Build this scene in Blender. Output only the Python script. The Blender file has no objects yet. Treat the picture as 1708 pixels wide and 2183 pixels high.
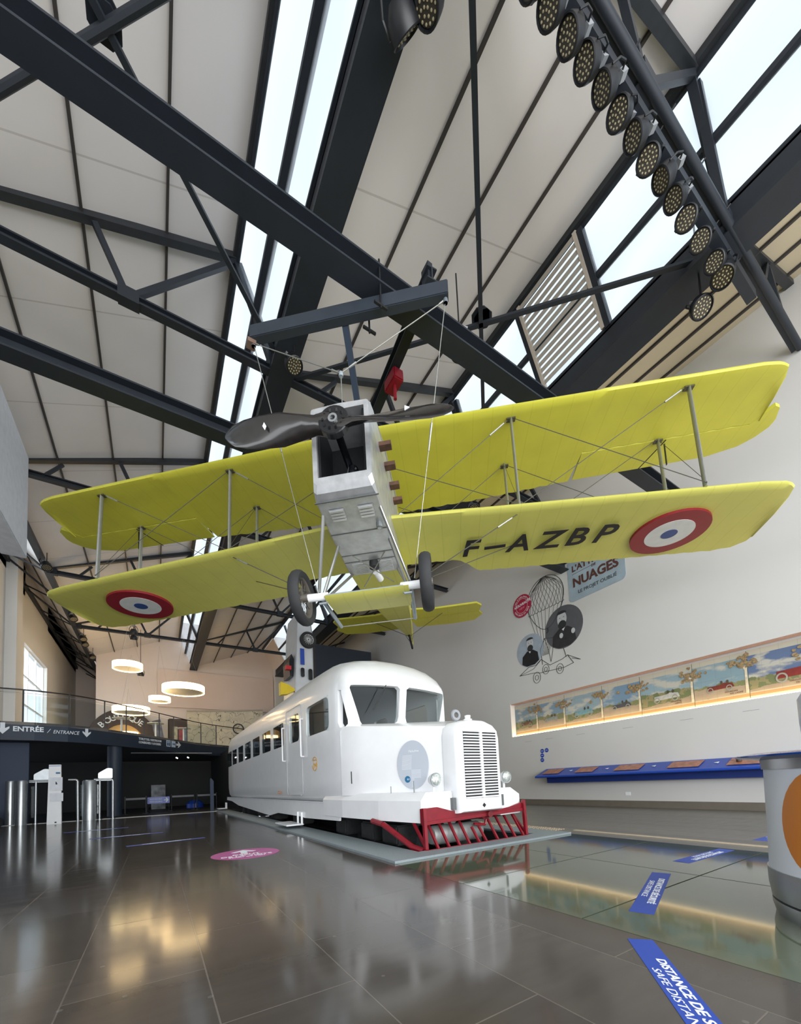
import bpy, bmesh, math, random
from mathutils import Vector, Matrix
random.seed(7)
PI = math.pi
sc = bpy.context.scene
COL = sc.collection

# ------------------------------------------------------------------ camera
F, CX, CY = 838.8, 854.0, 1613.09            # focal length and principal point for a 1708 x 2183 frame
YAW, PIT, ROL = [math.radians(a) for a in (31.915, 3.7806, -2.5401)]
_f = Vector((math.sin(YAW)*math.cos(PIT), math.cos(YAW)*math.cos(PIT), math.sin(PIT)))
_r0 = Vector((math.cos(YAW), -math.sin(YAW), 0)); _u0 = _r0.cross(_f)
_r = _r0*math.cos(ROL) + _u0*math.sin(ROL); _u = -_r0*math.sin(ROL) + _u0*math.cos(ROL)
cam = bpy.data.cameras.new('camera'); camo = bpy.data.objects.new('camera', cam); COL.objects.link(camo)
M3 = Matrix((_r, _u, -_f)).transposed()
camo.matrix_world = Matrix.Translation((0, 0, 1.0)) @ M3.to_4x4()
cam.sensor_fit = 'HORIZONTAL'; cam.sensor_width = 36.0; cam.lens = F/1708*36.0
cam.shift_x = 0.0; cam.shift_y = (CY-1091.5)/1708; cam.clip_start = .05; cam.clip_end = 300
sc.camera = camo

# ------------------------------------------------------------------ world, exposure, lights
sc.view_settings.view_transform = 'Standard'; sc.view_settings.look = 'None'
sc.view_settings.gamma = 1.0; sc.view_settings.use_curve_mapping = False
sc.view_settings.exposure = 0.42
wd = bpy.data.worlds.new('sky'); sc.world = wd; wd.use_nodes = True
bg = wd.node_tree.nodes['Background']; bg.inputs[0].default_value = (.86, .93, 1.0, 1); bg.inputs[1].default_value = 1.0
sc.cycles.max_bounces = 8; sc.cycles.diffuse_bounces = 5; sc.cycles.glossy_bounces = 4
sc.cycles.transparent_max_bounces = 10; sc.cycles.transmission_bounces = 4
sc.cycles.sample_clamp_indirect = 6.0

def area(name, loc, target, sx, sy, power, color=(1, 1, 1)):
    l = bpy.data.lights.new(name, 'AREA'); l.shape = 'RECTANGLE'; l.size = sx; l.size_y = sy; l.energy = power; l.color = color
    o = bpy.data.objects.new(name, l); COL.objects.link(o); o.location = loc
    o.rotation_euler = (Vector(target)-Vector(loc)).to_track_quat('-Z', 'Y').to_euler(); return o
# daylight of the open glazed entrance behind the visitor, and through the windows on the left side, plus one added fill
area('entrance_daylight', (3.0, -9.0, 5.0), (4.0, 10, 5.5), 15, 8, 1600, (1, .99, .97))
area('left_fill_light', (-10.5, 1.0, 3.2), (4, 3, 1.6), 8, 5, 420, (.94, .97, 1))  # added fill that brightens the round counter; no entrance is modelled on this side
area('left_window_daylight', (-8.0, 23, 8.0), (0, 26, 6.0), 8, 5, 420, (.95, .98, 1))
area('entrance_daylight_low', (-1.0, -7.0, 1.6), (4.5, 10, 2.0), 9, 3, 420, (.97, .98, 1))

# ------------------------------------------------------------------ materials
def lin(h):
    v = [int(h[i:i+2], 16)/255 for i in (0, 2, 4)]
    return tuple((c/12.92 if c <= .04045 else ((c+.055)/1.055)**2.4) for c in v)
MATS = {}
def mat(name, col, rough=.5, metal=0.0, var=.06, scale=6.0, spec=.5, bump=0.0, emit=0.0, ecol=None, coat=0.0):
    if name in MATS: return MATS[name]
    if isinstance(col, str): col = lin(col)
    m = bpy.data.materials.new(name); m.use_nodes = True; nt = m.node_tree; b = nt.nodes['Principled BSDF']
    b.inputs['Roughness'].default_value = rough; b.inputs['Metallic'].default_value = metal
    b.inputs['Specular IOR Level'].default_value = spec
    if coat: b.inputs['Coat Weight'].default_value = coat; b.inputs['Coat Roughness'].default_value = .08
    tc = nt.nodes.new('ShaderNodeTexCoord'); nz = nt.nodes.new('ShaderNodeTexNoise'); nz.inputs['Scale'].default_value = scale
    nz.inputs['Detail'].default_value = 4
    nt.links.new(tc.outputs['Object'], nz.inputs['Vector'])
    rp = nt.nodes.new('ShaderNodeValToRGB'); rp.color_ramp.elements[0].position = .3; rp.color_ramp.elements[1].position = .7
    rp.color_ramp.elements[0].color = tuple(c*(1-var) for c in col)+(1,)
    rp.color_ramp.elements[1].color = tuple(min(1, c*(1+var)) for c in col)+(1,)
    nt.links.new(nz.outputs['Fac'], rp.inputs['Fac']); nt.links.new(rp.outputs['Color'], b.inputs['Base Color'])
    if bump:
        bp = nt.nodes.new('ShaderNodeBump'); bp.inputs['Strength'].default_value = bump; bp.inputs['Distance'].default_value = .02
        nt.links.new(nz.outputs['Fac'], bp.inputs['Height']); nt.links.new(bp.outputs['Normal'], b.inputs['Normal'])
    if emit:
        b.inputs['Emission Color'].default_value = tuple(ecol or col)+(1,); b.inputs['Emission Strength'].default_value = emit
    MATS[name] = m; return m

class NT:
    """small helper to wire math nodes"""
    def __init__(s, m): s.nt = m.node_tree; s.b = s.nt.nodes['Principled BSDF']
    def n(s, t, **kw):
        x = s.nt.nodes.new(t)
        for k, v in kw.items(): setattr(x, k, v)
        return x
    def l(s, a, b): s.nt.links.new(a, b)
    def math(s, op, a, b=None, c=None):
        x = s.n('ShaderNodeMath', operation=op)
        for i, v in enumerate((a, b, c)):
            if v is None: continue
            if isinstance(v, (int, float)): x.inputs[i].default_value = v
            else: s.l(v, x.inputs[i])
        return x.outputs[0]
    def mix(s, fac, a, b):
        x = s.n('ShaderNodeMix', data_type='RGBA')
        for sock, v in ((x.inputs[0], fac), (x.inputs[6], a), (x.inputs[7], b)):
            if isinstance(v, (int, float)): sock.default_value = v
            elif isinstance(v, tuple): sock.default_value = v+(1,) if len(v) == 3 else v
            else: s.l(v, sock)
        return x.outputs[2]

STEEL = mat('blue_black_steel', '23282f', .5, .0, .10, 3, .4)
STEELW = mat('dark_truss_paint', '2a2d31', .5, .0, .15, 5, .4)
ROOF0 = mat('pale_roof_board', 'd9d2ca', .8, 0, .03, .8, .2)
WALLM = mat('white_wall_paint', 'dcdad5', .75, 0, .02, .6, .25)
WALLP = mat('pinkish_wall_paint', 'dccfc6', .75, 0, .02, .6, .25)
WHITE = mat('white_paint', 'eef0f2', .42, 0, .02, 5, .5)
TRAINW = mat('train_white_enamel', 'eceef1', .3, 0, .02, 4, .5, .03, coat=.3)
BLACK = mat('black_plastic', '14161a', .45, 0, .1, 10)
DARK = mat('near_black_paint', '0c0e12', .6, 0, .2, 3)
NAVY = mat('navy_paint', '283444', .55, 0, .05, 2)
NAVY2 = mat('slate_blue_paint', '39465c', .6, 0, .05, 2)
YEL = mat('yellow_doped_fabric', 'c6c246', .42, 0, .04, 3, .4, .02)
YEL2 = mat('pale_yellow_doped_fabric', 'cfcc66', .42, 0, .03, 3, .4, .02)
ALU = mat('brushed_aluminium', 'c2c4c6', .42, .65, .14, 7, .5, .05)
GALV = mat('galvanised_steel', '9aa4ab', .55, .4, .08, 14)
INOX = mat('stainless_steel', 'b0b5b8', .34, .85, .06, 6)
REDP = mat('dark_red_paint', '7c1020', .4, 0, .15, 8)
BLUEP = mat('royal_blue_paint', '1f46a8', .35, 0, .04, 4)
TAPE = mat('blue_floor_tape', '2a4aa8', .5, 0, .04, 4)
TAPEW = mat('tape_white_print', 'e8ecf4', .55, 0, .02, 4)
RUBBER = mat('black_rubber', '2b2c2e', .75, 0, .1, 10)
LETW = mat('white_lettering', 'e6ebf0', .6, 0, .02, 4)
LETB = mat('black_lettering', '17171a', .6, 0, .05, 4)
CABLE = mat('steel_cable', '9b9c96', .4, .7, .1, 30)
LAMPW = mat('warm_lamp_band', 'fff0d0', .5, 0, .02, 2, .2, 0, 6.5, (1.0, .70, .34))
GREY = mat('mid_grey_paint', '8b8f93', .6, 0, .08, 4)
ROUNDR = mat('roundel_red', '8a1626', .5); ROUNDW = mat('roundel_white', 'd9dcd8', .5); ROUNDB = mat('roundel_blue', '2b4a86', .5)

for ym in (YEL, YEL2):
    q = NT(ym); tc = q.n('ShaderNodeTexCoord'); sp = q.n('ShaderNodeSeparateXYZ'); q.l(tc.outputs['Object'], sp.inputs[0])
    fr = q.math('FRACT', q.math('MULTIPLY', q.math('ABSOLUTE', sp.outputs[0]), 3.2)); ln = q.math('LESS_THAN', fr, .05)
    prev = q.b.inputs['Base Color'].links[0].from_socket; q.l(q.mix(q.math('MULTIPLY', ln, .16), prev, lin('8f8c2c')), q.b.inputs['Base Color'])
def glass_mat(name, tint, mixf, rough=.02):
    m = bpy.data.materials.new(name); m.use_nodes = True; nt = m.node_tree; nt.nodes.clear()
    o = nt.nodes.new('ShaderNodeOutputMaterial'); t = nt.nodes.new('ShaderNodeBsdfTransparent'); g = nt.nodes.new('ShaderNodeBsdfGlossy')
    t.inputs[0].default_value = tint+(1,); g.inputs['Roughness'].default_value = rough; mx = nt.nodes.new('ShaderNodeMixShader')
    lw = nt.nodes.new('ShaderNodeLayerWeight'); pw = nt.nodes.new('ShaderNodeMath'); pw.operation = 'POWER'; pw.inputs[1].default_value = 3.5
    mr = nt.nodes.new('ShaderNodeMapRange'); mr.inputs[3].default_value = mixf*.12; mr.inputs[4].default_value = min(.9, mixf*1.6)
    nt.links.new(lw.outputs['Facing'], pw.inputs[0]); nt.links.new(pw.outputs[0], mr.inputs[0]); nt.links.new(mr.outputs[0], mx.inputs[0]); nt.links.new(t.outputs[0], mx.inputs[1]); nt.links.new(g.outputs[0], mx.inputs[2])
    nt.links.new(mx.outputs[0], o.inputs[0]); return m
GLASS = glass_mat('clear_glass', (.9, .93, .93), .25)
GLASSD = glass_mat('smoky_window_glass', (.5, .53, .54), .45)
m = bpy.data.materials.new('frosted_skylight'); m.use_nodes = True; nt = m.node_tree; nt.nodes.clear()
o_ = nt.nodes.new('ShaderNodeOutputMaterial'); t_ = nt.nodes.new('ShaderNodeBsdfTransparent'); d_ = nt.nodes.new('ShaderNodeBsdfTranslucent')
w_ = nt.nodes.new('ShaderNodeTexWave'); w_.inputs['Scale'].default_value = .5; w_.inputs['Distortion'].default_value = 3
mp_ = nt.nodes.new('ShaderNodeTexCoord'); nt.links.new(mp_.outputs['Object'], w_.inputs['Vector'])
rr_ = nt.nodes.new('ShaderNodeMapRange'); rr_.inputs[3].default_value = .05; rr_.inputs[4].default_value = .30
nt.links.new(w_.outputs['Fac'], rr_.inputs[0])
d_.inputs[0].default_value = (.95, .97, 1, 1); t_.inputs[0].default_value = (.93, .97, 1, 1); mx = nt.nodes.new('ShaderNodeMixShader')
nt.links.new(rr_.outputs[0], mx.inputs[0])
nt.links.new(t_.outputs[0], mx.inputs[1]); nt.links.new(d_.outputs[0], mx.inputs[2]); nt.links.new(mx.outputs[0], o_.inputs[0]); SKYG = m

# ------------------------------------------------------------------ mesh helpers
class MB:
    def __init__(s): s.v = []; s.f = []; s.sm = False
    def add(s, vs, fs):
        k = len(s.v); s.v += [tuple(v) for v in vs]; s.f += [tuple(i+k for i in f) for f in fs]; return s
    def box(s, x0, x1, y0, y1, z0, z1):
        return s.add([(x0, y0, z0), (x1, y0, z0), (x1, y1, z0), (x0, y1, z0), (x0, y0, z1), (x1, y0, z1), (x1, y1, z1), (x0, y1, z1)],
                     [(3, 2, 1, 0), (4, 5, 6, 7), (0, 1, 5, 4), (1, 2, 6, 5), (2, 3, 7, 6), (3, 0, 4, 7)])
    def bar(s, p0, p1, w, h, up=(0, 0, 1)):
        p0, p1 = Vector(p0), Vector(p1); d = (p1-p0).normalized(); up = Vector(up)
        if abs(d.dot(up)) > .98: up = Vector((1, 0, 0))
        sd = d.cross(up).normalized(); u = sd.cross(d)
        c = [(-w/2, -h/2), (w/2, -h/2), (w/2, h/2), (-w/2, h/2)]
        return s.add([p0+sd*a+u*b for a, b in c]+[p1+sd*a+u*b for a, b in c],
                     [(3, 2, 1, 0), (4, 5, 6, 7), (0, 1, 5, 4), (1, 2, 6, 5), (2, 3, 7, 6), (3, 0, 4, 7)])
    def hbeam(s, p0, p1, w, h, t=.03, up=(0, 0, 1)):
        p0, p1 = Vector(p0), Vector(p1); d = (p1-p0).normalized(); sd = d.cross(Vector(up)).normalized(); u = sd.cross(d)
        s.bar(p0+u*(h/2-t/2), p1+u*(h/2-t/2), w, t, up); s.bar(p0-u*(h/2-t/2), p1-u*(h/2-t/2), w, t, up)
        return s.bar(p0, p1, t, h-2*t, up)
    def tube(s, p0, p1, r, n=8, r2=None):
        p0, p1 = Vector(p0), Vector(p1); d = (p1-p0).normalized(); r2 = r if r2 is None else r2
        a = d.orthogonal().normalized(); b = d.cross(a)
        ring = [(math.cos(2*PI*i/n), math.sin(2*PI*i/n)) for i in range(n)]
        vs = [p0+(a*x+b*y)*r for x, y in ring]+[p1+(a*x+b*y)*r2 for x, y in ring]
        return s.add(vs, [(i, (i+1) % n, n+(i+1) % n, n+i) for i in range(n)]+[tuple(range(n-1, -1, -1)), tuple(range(n, 2*n))])
    def poly(s, pts, r, n=6):
        for a, b in zip(pts, pts[1:]): s.tube(a, b, r, n)
        return s
    def lathe(s, prof, n=24, o=(0, 0, 0), ax=None):
        """prof: (radius, height) list; ax: 3x3 matrix whose z column is the axis"""
        o = Vector(o); A = ax or Matrix.Identity(3); vs = []; m = len(prof)
        for i in range(n):
            c, sn = math.cos(2*PI*i/n), math.sin(2*PI*i/n)
            for r, h in prof: vs.append(o+A @ Vector((r*c, r*sn, h)))
        fs = [(i*m+j, ((i+1) % n)*m+j, ((i+1) % n)*m+j+1, i*m+j+1) for i in range(n) for j in range(m-1)]
        if prof[0][0] > 1e-6 and prof[0] != prof[-1]: fs.append(tuple(i*m for i in range(n-1, -1, -1)))
        if prof[-1][0] > 1e-6 and prof[0] != prof[-1]: fs.append(tuple(i*m+m-1 for i in range(n)))
        return s.add(vs, fs)
    def prism(s, poly, d, o=(0, 0, 0), u=(1, 0, 0), v=(0, 0, 1)):
        """polygon in the (u,v) plane at o, extruded by vector d"""
        o, u, v, d = Vector(o), Vector(u), Vector(v), Vector(d); n = len(poly)
        a = [o+u*x+v*y for x, y in poly]
        return s.add(a+[p+d for p in a], [tuple(range(n)), tuple(range(2*n-1, n-1, -1))]+[(i, n+i, n+(i+1) % n, (i+1) % n) for i in range(n)])
    def loft(s, secs, cap=True, closed=True):
        n = len(secs[0]); k = len(secs); vs = [p for q in secs for p in q]
        m = n if closed else n-1
        fs = [(j*n+i, j*n+(i+1) % n, (j+1)*n+(i+1) % n, (j+1)*n+i) for j in range(k-1) for i in range(m)]
        if cap: fs += [tuple(range(n-1, -1, -1)), tuple(range((k-1)*n, k*n))]
        return s.add(vs, fs)
    def build(s, name, material, parent=None, smooth=False, bevel=0.0):
        me = bpy.data.meshes.new(name); me.from_pydata(s.v, [], s.f); me.validate()
        bm = bmesh.new(); bm.from_mesh(me)
        bmesh.ops.remove_doubles(bm, verts=bm.verts, dist=1e-5)
        bmesh.ops.recalc_face_normals(bm, faces=bm.faces)
        if bevel: bmesh.ops.bevel(bm, geom=[e for e in bm.edges if e.is_manifold and e.calc_face_angle(0) > .6], offset=bevel, segments=2, affect='EDGES', clamp_overlap=True)
        bm.to_mesh(me); bm.free()
        if smooth:
            me.shade_smooth()
            try: me.set_sharp_from_angle(angle=math.radians(40))
            except Exception: pass
        me.materials.append(material); o = bpy.data.objects.new(name, me); COL.objects.link(o)
        if parent: o.parent = parent
        return o
def tag(o, label, cat, group=None, kind=None):
    if label: o['label'] = label
    if cat: o['category'] = cat
    if group: o['group'] = group
    if kind: o['kind'] = kind
    return o
def thing(name, label, cat, loc=(0, 0, 0), group=None, mtx=None):
    o = bpy.data.objects.new(name, None); COL.objects.link(o); o.empty_display_size = .1
    if mtx is not None: o.matrix_world = mtx
    else: o.location = loc
    return tag(o, label, cat, group)
def struct(o): o['kind'] = 'structure'; return o
def keep(o, loc):
    """mesh written in world coordinates, parent at loc"""
    o.data.transform(Matrix.Translation(-Vector(loc))); return o
def dup(root, loc=None, mtx=None, label=None, group=None):
    r = root.copy(); COL.objects.link(r)
    if loc is not None: r.location = loc
    if mtx is not None: r.matrix_world = mtx
    if label: r['label'] = label
    if group: r['group'] = group
    for ch in list(root.children):
        c = ch.copy(); COL.objects.link(c); c.parent = r
        for g_ in ch.children:
            d = g_.copy(); COL.objects.link(d); d.parent = c
    return r
def text(name, body, size, material, parent, o, u, v, ext=.002, align='LEFT', shear=0.0, bold=0.0, sx=1.0, parts=None):
    """flat raised lettering; u = reading direction, v = up"""
    c = bpy.data.curves.new(name, 'FONT'); c.body = body; c.size = size; c.extrude = ext; c.align_x = align; c.align_y = 'BOTTOM_BASELINE'
    c.shear = shear; c.offset = bold; c.resolution_u = 3
    t = bpy.data.objects.new(name, c); COL.objects.link(t)
    bpy.context.view_layer.update()
    me = bpy.data.meshes.new_from_object(t.evaluated_get(bpy.context.evaluated_depsgraph_get()))
    bpy.data.objects.remove(t); bpy.data.curves.remove(c)
    u, v = Vector(u).normalized(), Vector(v).normalized(); w = u.cross(v)
    me.transform(Matrix.Translation(Vector(o)) @ Matrix((u*sx, v, w)).transposed().to_4x4())
    me.materials.clear(); me.materials.append(material); me.name = name
    ob = bpy.data.objects.new(name, me); COL.objects.link(ob)
    if parent: ob.parent = parent
    return ob
def ellipse(mb, o, u, v, ru, rv, t, n=40):
    """flat elliptical plate"""
    u, v = Vector(u).normalized(), Vector(v).normalized(); w = u.cross(v)
    return mb.prism([(ru*math.cos(2*PI*i/n), rv*math.sin(2*PI*i/n)) for i in range(n)], w*t, o, u, v)
def ringplate(mb, o, u, v, ru, rv, ku, t, n=48):
    u, v = Vector(u).normalized(), Vector(v).normalized(); w = u.cross(v); o = Vector(o)
    vs = []
    for i in range(n):
        c, s_ = math.cos(2*PI*i/n), math.sin(2*PI*i/n)
        for k in (1, ku):
            for h in (0, t): vs.append(o+u*ru*k*c+v*rv*k*s_+w*h)
    fs = []
    for i in range(n):
        a, b = 4*i, 4*((i+1) % n)
        fs += [(a, b, b+1, a+1), (a+2, a+3, b+3, b+2), (a, a+2, b+2, b), (a+1, b+1, b+3, a+3)]
    return mb.add(vs, fs)
def interp(tab, x):
    if x <= tab[0][0]: return tab[0][1]
    for (a, b), (c, d) in zip(tab, tab[1:]):
        if x <= c: return b+(d-b)*(x-a)/(c-a)
    return tab[-1][1]

# ------------------------------------------------------------------ floor
def floor_mat(name, base, rough, bw, rh, ox, oy, var=.12, mortar=.004, spots=True, spec=.5):
    m = mat(name, base, rough, 0, var, 1.3, spec); q = NT(m); b = q.b
    tc = q.n('ShaderNodeTexCoord'); sp = q.n('ShaderNodeSeparateXYZ'); q.l(tc.outputs['Object'], sp.inputs[0])
    cx = q.n('ShaderNodeCombineXYZ'); q.l(q.math('ADD', sp.outputs[1], oy), cx.inputs[0]); q.l(q.math('ADD', sp.outputs[0], ox), cx.inputs[1])
    br = q.n('ShaderNodeTexBrick'); br.offset = .5; br.inputs['Scale'].default_value = 1
    br.inputs['Brick Width'].default_value = bw; br.inputs['Row Height'].default_value = rh
    br.inputs['Mortar Size'].default_value = mortar; br.inputs['Mortar Smooth'].default_value = .3; br.inputs['Bias'].default_value = 0
    c = lin(base); q.l(cx.outputs[0], br.inputs['Vector'])
    br.inputs['Color1'].default_value = tuple(v*.86 for v in c)+(1,); br.inputs['Color2'].default_value = tuple(v*1.14 for v in c)+(1,)
    br.inputs['Mortar'].default_value = tuple(v*1.8 for v in c)+(1,)
    n1 = q.n('ShaderNodeTexNoise'); n1.inputs['Scale'].default_value = .8; n1.inputs['Detail'].default_value = 6; mp = q.n('ShaderNodeMapping')
    mp.inputs['Scale'].default_value = (3, 12, 1); q.l(tc.outputs['Object'], mp.inputs[0]); q.l(mp.outputs[0], n1.inputs['Vector'])
    f1 = q.n('ShaderNodeMapRange'); f1.inputs[3].default_value = .8; f1.inputs[4].default_value = 1.2; q.l(n1.outputs['Fac'], f1.inputs[0])
    mul = q.n('ShaderNodeVectorMath', operation='SCALE'); q.l(br.outputs['Color'], mul.inputs[0]); q.l(f1.outputs[0], mul.inputs['Scale'])
    out = mul.outputs[0]
    if spots:
        vo = q.n('ShaderNodeTexVoronoi'); vo.inputs['Scale'].default_value = 5; vo.inputs['Randomness'].default_value = 1; q.l(tc.outputs['Object'], vo.inputs['Vector'])
        st = q.math('LESS_THAN', vo.outputs['Distance'], .07); out = q.mix(q.math('MULTIPLY', st, .10), out, (.5, .5, .5))
    q.l(out, b.inputs['Base Color'])
    rr = q.n('ShaderNodeMapRange'); rr.inputs[3].default_value = rough*.75; rr.inputs[4].default_value = rough*1.3; q.l(n1.outputs['Fac'], rr.inputs[0]); q.l(rr.outputs[0], b.inputs['Roughness'])
    bp = q.n('ShaderNodeBump'); bp.inputs['Strength'].default_value = .35; bp.inputs['Distance'].default_value = .004
    q.l(br.outputs['Fac'], bp.inputs['Height']); bp.invert = True; q.l(bp.outputs['Normal'], b.inputs['Normal'])
    return m
FLOORM = floor_mat('polished_stone_tiles', '4e4944', .12, 1.27, .63, -.233, -.02, mortar=.004, spec=.5)
FLOORR = floor_mat('grey_floor_planks', '68665f', .32, 40, .30, 0, 0, mortar=.006, spots=False)
GX0, GX1, GY1 = 2.51, 6.05, 4.27
struct(MB().box(-12, GX0, -4, 21.4, -.2, 0).build('floor', FLOORM))
struct(MB().box(GX1, 12.2, -4, 31.5, -.2, 0).build('floor', FLOORR))
struct(MB().box(GX0, GX1, -4, -.79, -.2, 0).build('floor', FLOORM))
struct(MB().box(-12, 3.1, 21.4, 39, -.2, 0).build('floor', mat('dark_hall_carpet', '1c1e22', .5)))
struct(MB().box(3.1, GX1, 22.3, 39, -.2, 0).build('floor', mat('dark_hall_carpet', '1c1e22', .5)))
pit = MB().box(3.1, 5.5, 4.62, 22.3, -.62, -.5); pit.box(3.0, 3.1, 4.52, 22.3, -.62, -.02); pit.box(5.5, 5.6, 4.52, 22.3, -.62, -.02); pit.box(3.0, 5.6, 4.52, 4.62, -.62, -.02)
struct(pit.build('floor_pit', mat('dark_concrete_pit', '2a2b2b', .9)))
# glass paving
gm = mat('green_glass_paving', '555e4e', .06, 0, .16, 1.1, .5, coat=.3)
ys = [(-.79, .49), (.49, 1.75), (1.75, 3.01), (3.01, GY1)]
xs = [(GX0, 4.36), (4.36, GX1)]
for a, b in xs:
    for c, d in ys:
        if c < 0: pass
        g_ = MB().box(a+.008, b-.008, c+.008, d-.008, -.06, 0.0)
        struct(g_.build('floor_glass', gm))
struct(MB().box(GX0, GX1, -.79, GY1, -.2, -.062).build('floor_bed', mat('joint_black', '22241f', .8)))
o = MB().box(GX1+.36, GX1+.46, -2, 4.5, 0, .006).build('trim_1', mat('beige_strip', 'b9aa93', .5)); struct(o)
tk = MB()
for i in range(60):
    for j in range(4): tk.box(GX1+.16+j*.075, GX1+.205+j*.075, 4.72+i*.1, 4.79+i*.1, .0, .008)
tag(tk.build('tactile_paving', mat('beige_strip', 'b9aa93', .5)), 'pale strip of tactile paving studs along the far side of the white railcar', 'paving')
st = MB()
for i in range(110): st.box(-4.9+i*.07, -4.86+i*.07, 21.28, 21.40, 0, .012)
st.box(-5.2, 2.9, 21.26, 21.28, 0, .014); st.box(-5.2, 2.9, 21.40, 21.42, 0, .014)
struct(st.build('trim_2', mat('pale_nosing', 'c9c9c4', .5)))
# platform frame of steel grating round the railcar pit
pm = mat('grating_steel', '8c979c', .5, .2, .10, 60, bump=.2)
pf = MB().box(GX0, 3.1, 4.27, 22.3, .0, .03); pf.box(5.5, 6.03, 4.27, 22.3, 0, .03); pf.box(3.1, 5.5, 4.27, 4.62, 0, .03)
tag(pf.build('pit_border', pm), 'grey steel grating border around the pit under the white railcar', 'grating')

# ------------------------------------------------------------------ walls
HG = 8.88
def P(x, h, y=None): return (x*HG, 0 if y is None else y*HG, 1+h*HG)
wr = MB(); RX = 11.65
NY0, NY1, NZ0, NZ1, ND = -1.5, 10.51, 2.56, 3.82, .26       # lit niche in the right wall
wr.box(RX, RX+.4, -4, NY0, 0, 12.4); wr.box(RX, RX+.4, NY1, 31.6, 0, 12.4)
wr.box(RX, RX+.4, NY0, NY1, 0, NZ0); wr.box(RX, RX+.4, NY0, NY1, NZ1, 12.4); wr.box(RX+ND, RX+.4, NY0, NY1, NZ0, NZ1)
struct(wr.build('wall_right', mat('right_wall_paint', 'cdccca', .75, 0, .02, .6, .25)))
struct(MB().box(RX-.02, RX, -4, 31.5, 0, .19).build('baseboard_right', mat('taupe_skirting', '6d665c', .5)))
struct(MB().box(-3.2, RX+.4, 31.5, 31.9, 4.1, 13.2).build('wall_back', WALLP))
struct(MB().box(3.9, RX+.4, 31.45, 31.9, 0, 4.1).build('wall_back', WALLP))
struct(MB().box(-5.7, -3.2, 38.5, 38.9, 4.1, 13.2).build('wall_back', WALLP))
struct(MB().box(-3.3, -3.2, 31.5, 38.5, 4.1, 12).build('wall_inner', WALLP))
# dark hall below the gallery
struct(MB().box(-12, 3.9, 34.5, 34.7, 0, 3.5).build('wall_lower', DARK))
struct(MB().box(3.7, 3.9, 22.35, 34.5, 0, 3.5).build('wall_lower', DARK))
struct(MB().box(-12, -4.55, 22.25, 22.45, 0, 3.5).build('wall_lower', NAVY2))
# left wall with tall openings
LX = -5.27
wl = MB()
for y0, y1 in ((-4, 3), (5, 8.5), (10.5, 17.0), (20.6, 24.6), (29.2, 38.5)): wl.box(LX-.35, LX, y0, y1, 4.1, 12.2)
wl.box(LX-.35, LX, -4, 38.5, 10.6, 12.2); wl.box(LX-.35, LX, 24.6, 29.2, 8.4, 10.6); wl.box(LX-.01, LX+.36, 21.8, 22.6, 4.1, 12.0)
struct(wl.build('wall_left', WALLM))
struct(MB().box(-12, -11.8, -4, 22.3, 0, 4.1).build('wall_left', NAVY2))
struct(MB().box(-12, LX-.35, -4, 22.3, 4.0, 4.2).build('ceiling_lower', WALLM))
for i, (y0, y1, z0, z1) in enumerate(((17, 20.6, 4.2, 10.6), (24.6, 29.2, 4.2, 8.4), (8.5, 10.5, 4.2, 10.6), (3, 5, 4.2, 10.6))):
    fr = thing('window_%d' % (i+1), None, None, (LX-.2, y0, z0)); fr['kind'] = 'structure'
    k = MB(); nz = max(2, int((z1-z0)/1.3))
    for j in range(nz+1): z = (z1-z0)*j/nz; k.box(-.04, .04, 0, y1-y0, z-.03, z+.03)
    for j in range(4): y = (y1-y0)*j/3; k.box(-.04, .04, y-.03, y+.03, 0, z1-z0)
    k.build('frame', WHITE, fr); MB().box(-.01, .01, 0, y1-y0, 0, z1-z0).build('pane', SKYG, fr)

# ------------------------------------------------------------------ roof
YA, YB = -2.0, 31.9
def slope(name, x0, h0, x1, h1, ya, yb, material, t=.1, npur=3, vis=True, pm_=None):
    """roof slab between two eave lines; purlins hang under it as its parts"""
    X0, Z0, X1, Z1 = x0*HG, 1+h0*HG, x1*HG, 1+h1*HG
    o = MB().prism([(X0, Z0+.16), (X1, Z1+.16), (X1, Z1+.16+t), (X0, Z0+.16+t)], (0, yb-ya, 0), (0, ya, 0)).build(name, material)
    struct(o)
    for i in range(npur):
        s = (i+1)/(npur+1); x, z = X0+(X1-X0)*s, Z0+(Z1-Z0)*s
        MB().box(x-.022, x+.022, ya, yb, z+.10, z+.16).build('purlin', pm_ or STEEL, o)
    return o
def board_mat():
    m = mat('roof_boards', 'e0dbd8', .8, 0, .03, .7, .2); q = NT(m); tc = q.n('ShaderNodeTexCoord'); sp = q.n('ShaderNodeSeparateXYZ'); q.l(tc.outputs['Object'], sp.inputs[0])
    fr = q.math('FRACT', q.math('MULTIPLY', sp.outputs[1], .42)); ln = q.math('LESS_THAN', fr, .012)
    prev = q.b.inputs['Base Color'].links[0].from_socket
    q.l(q.mix(q.math('MULTIPLY', ln, .35), prev, lin('8d857c')), q.b.inputs['Base Color']); return m
ROOFM = board_mat()
PUR = mat('brown_black_purlin', '3b3735', .6)
slope('ceiling_left', -.405, .994, .165, 1.235, YA, YB, ROOFM, npur=3, pm_=PUR)
slope('ceiling_middle', .275, 1.0, .815, 1.235, YA, YB, ROOFM, npur=3, pm_=PUR)
slope('ceiling_right', .955, 1.0, 1.36, 1.173, YA, YB, mat('warm_roof_boards', 'cfc2a6', .8, 0, .03, .7, .2), npur=3, pm_=PUR)
slope('ceiling_far_left', -.40, 1.0, -.63, 1.265, YA, 38.6, ROOFM, npur=1, pm_=PUR)
slope('ceiling_left', -.39, 1.0, -.30, 1.038, YB, 38.6, ROOFM, npur=0)
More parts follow.
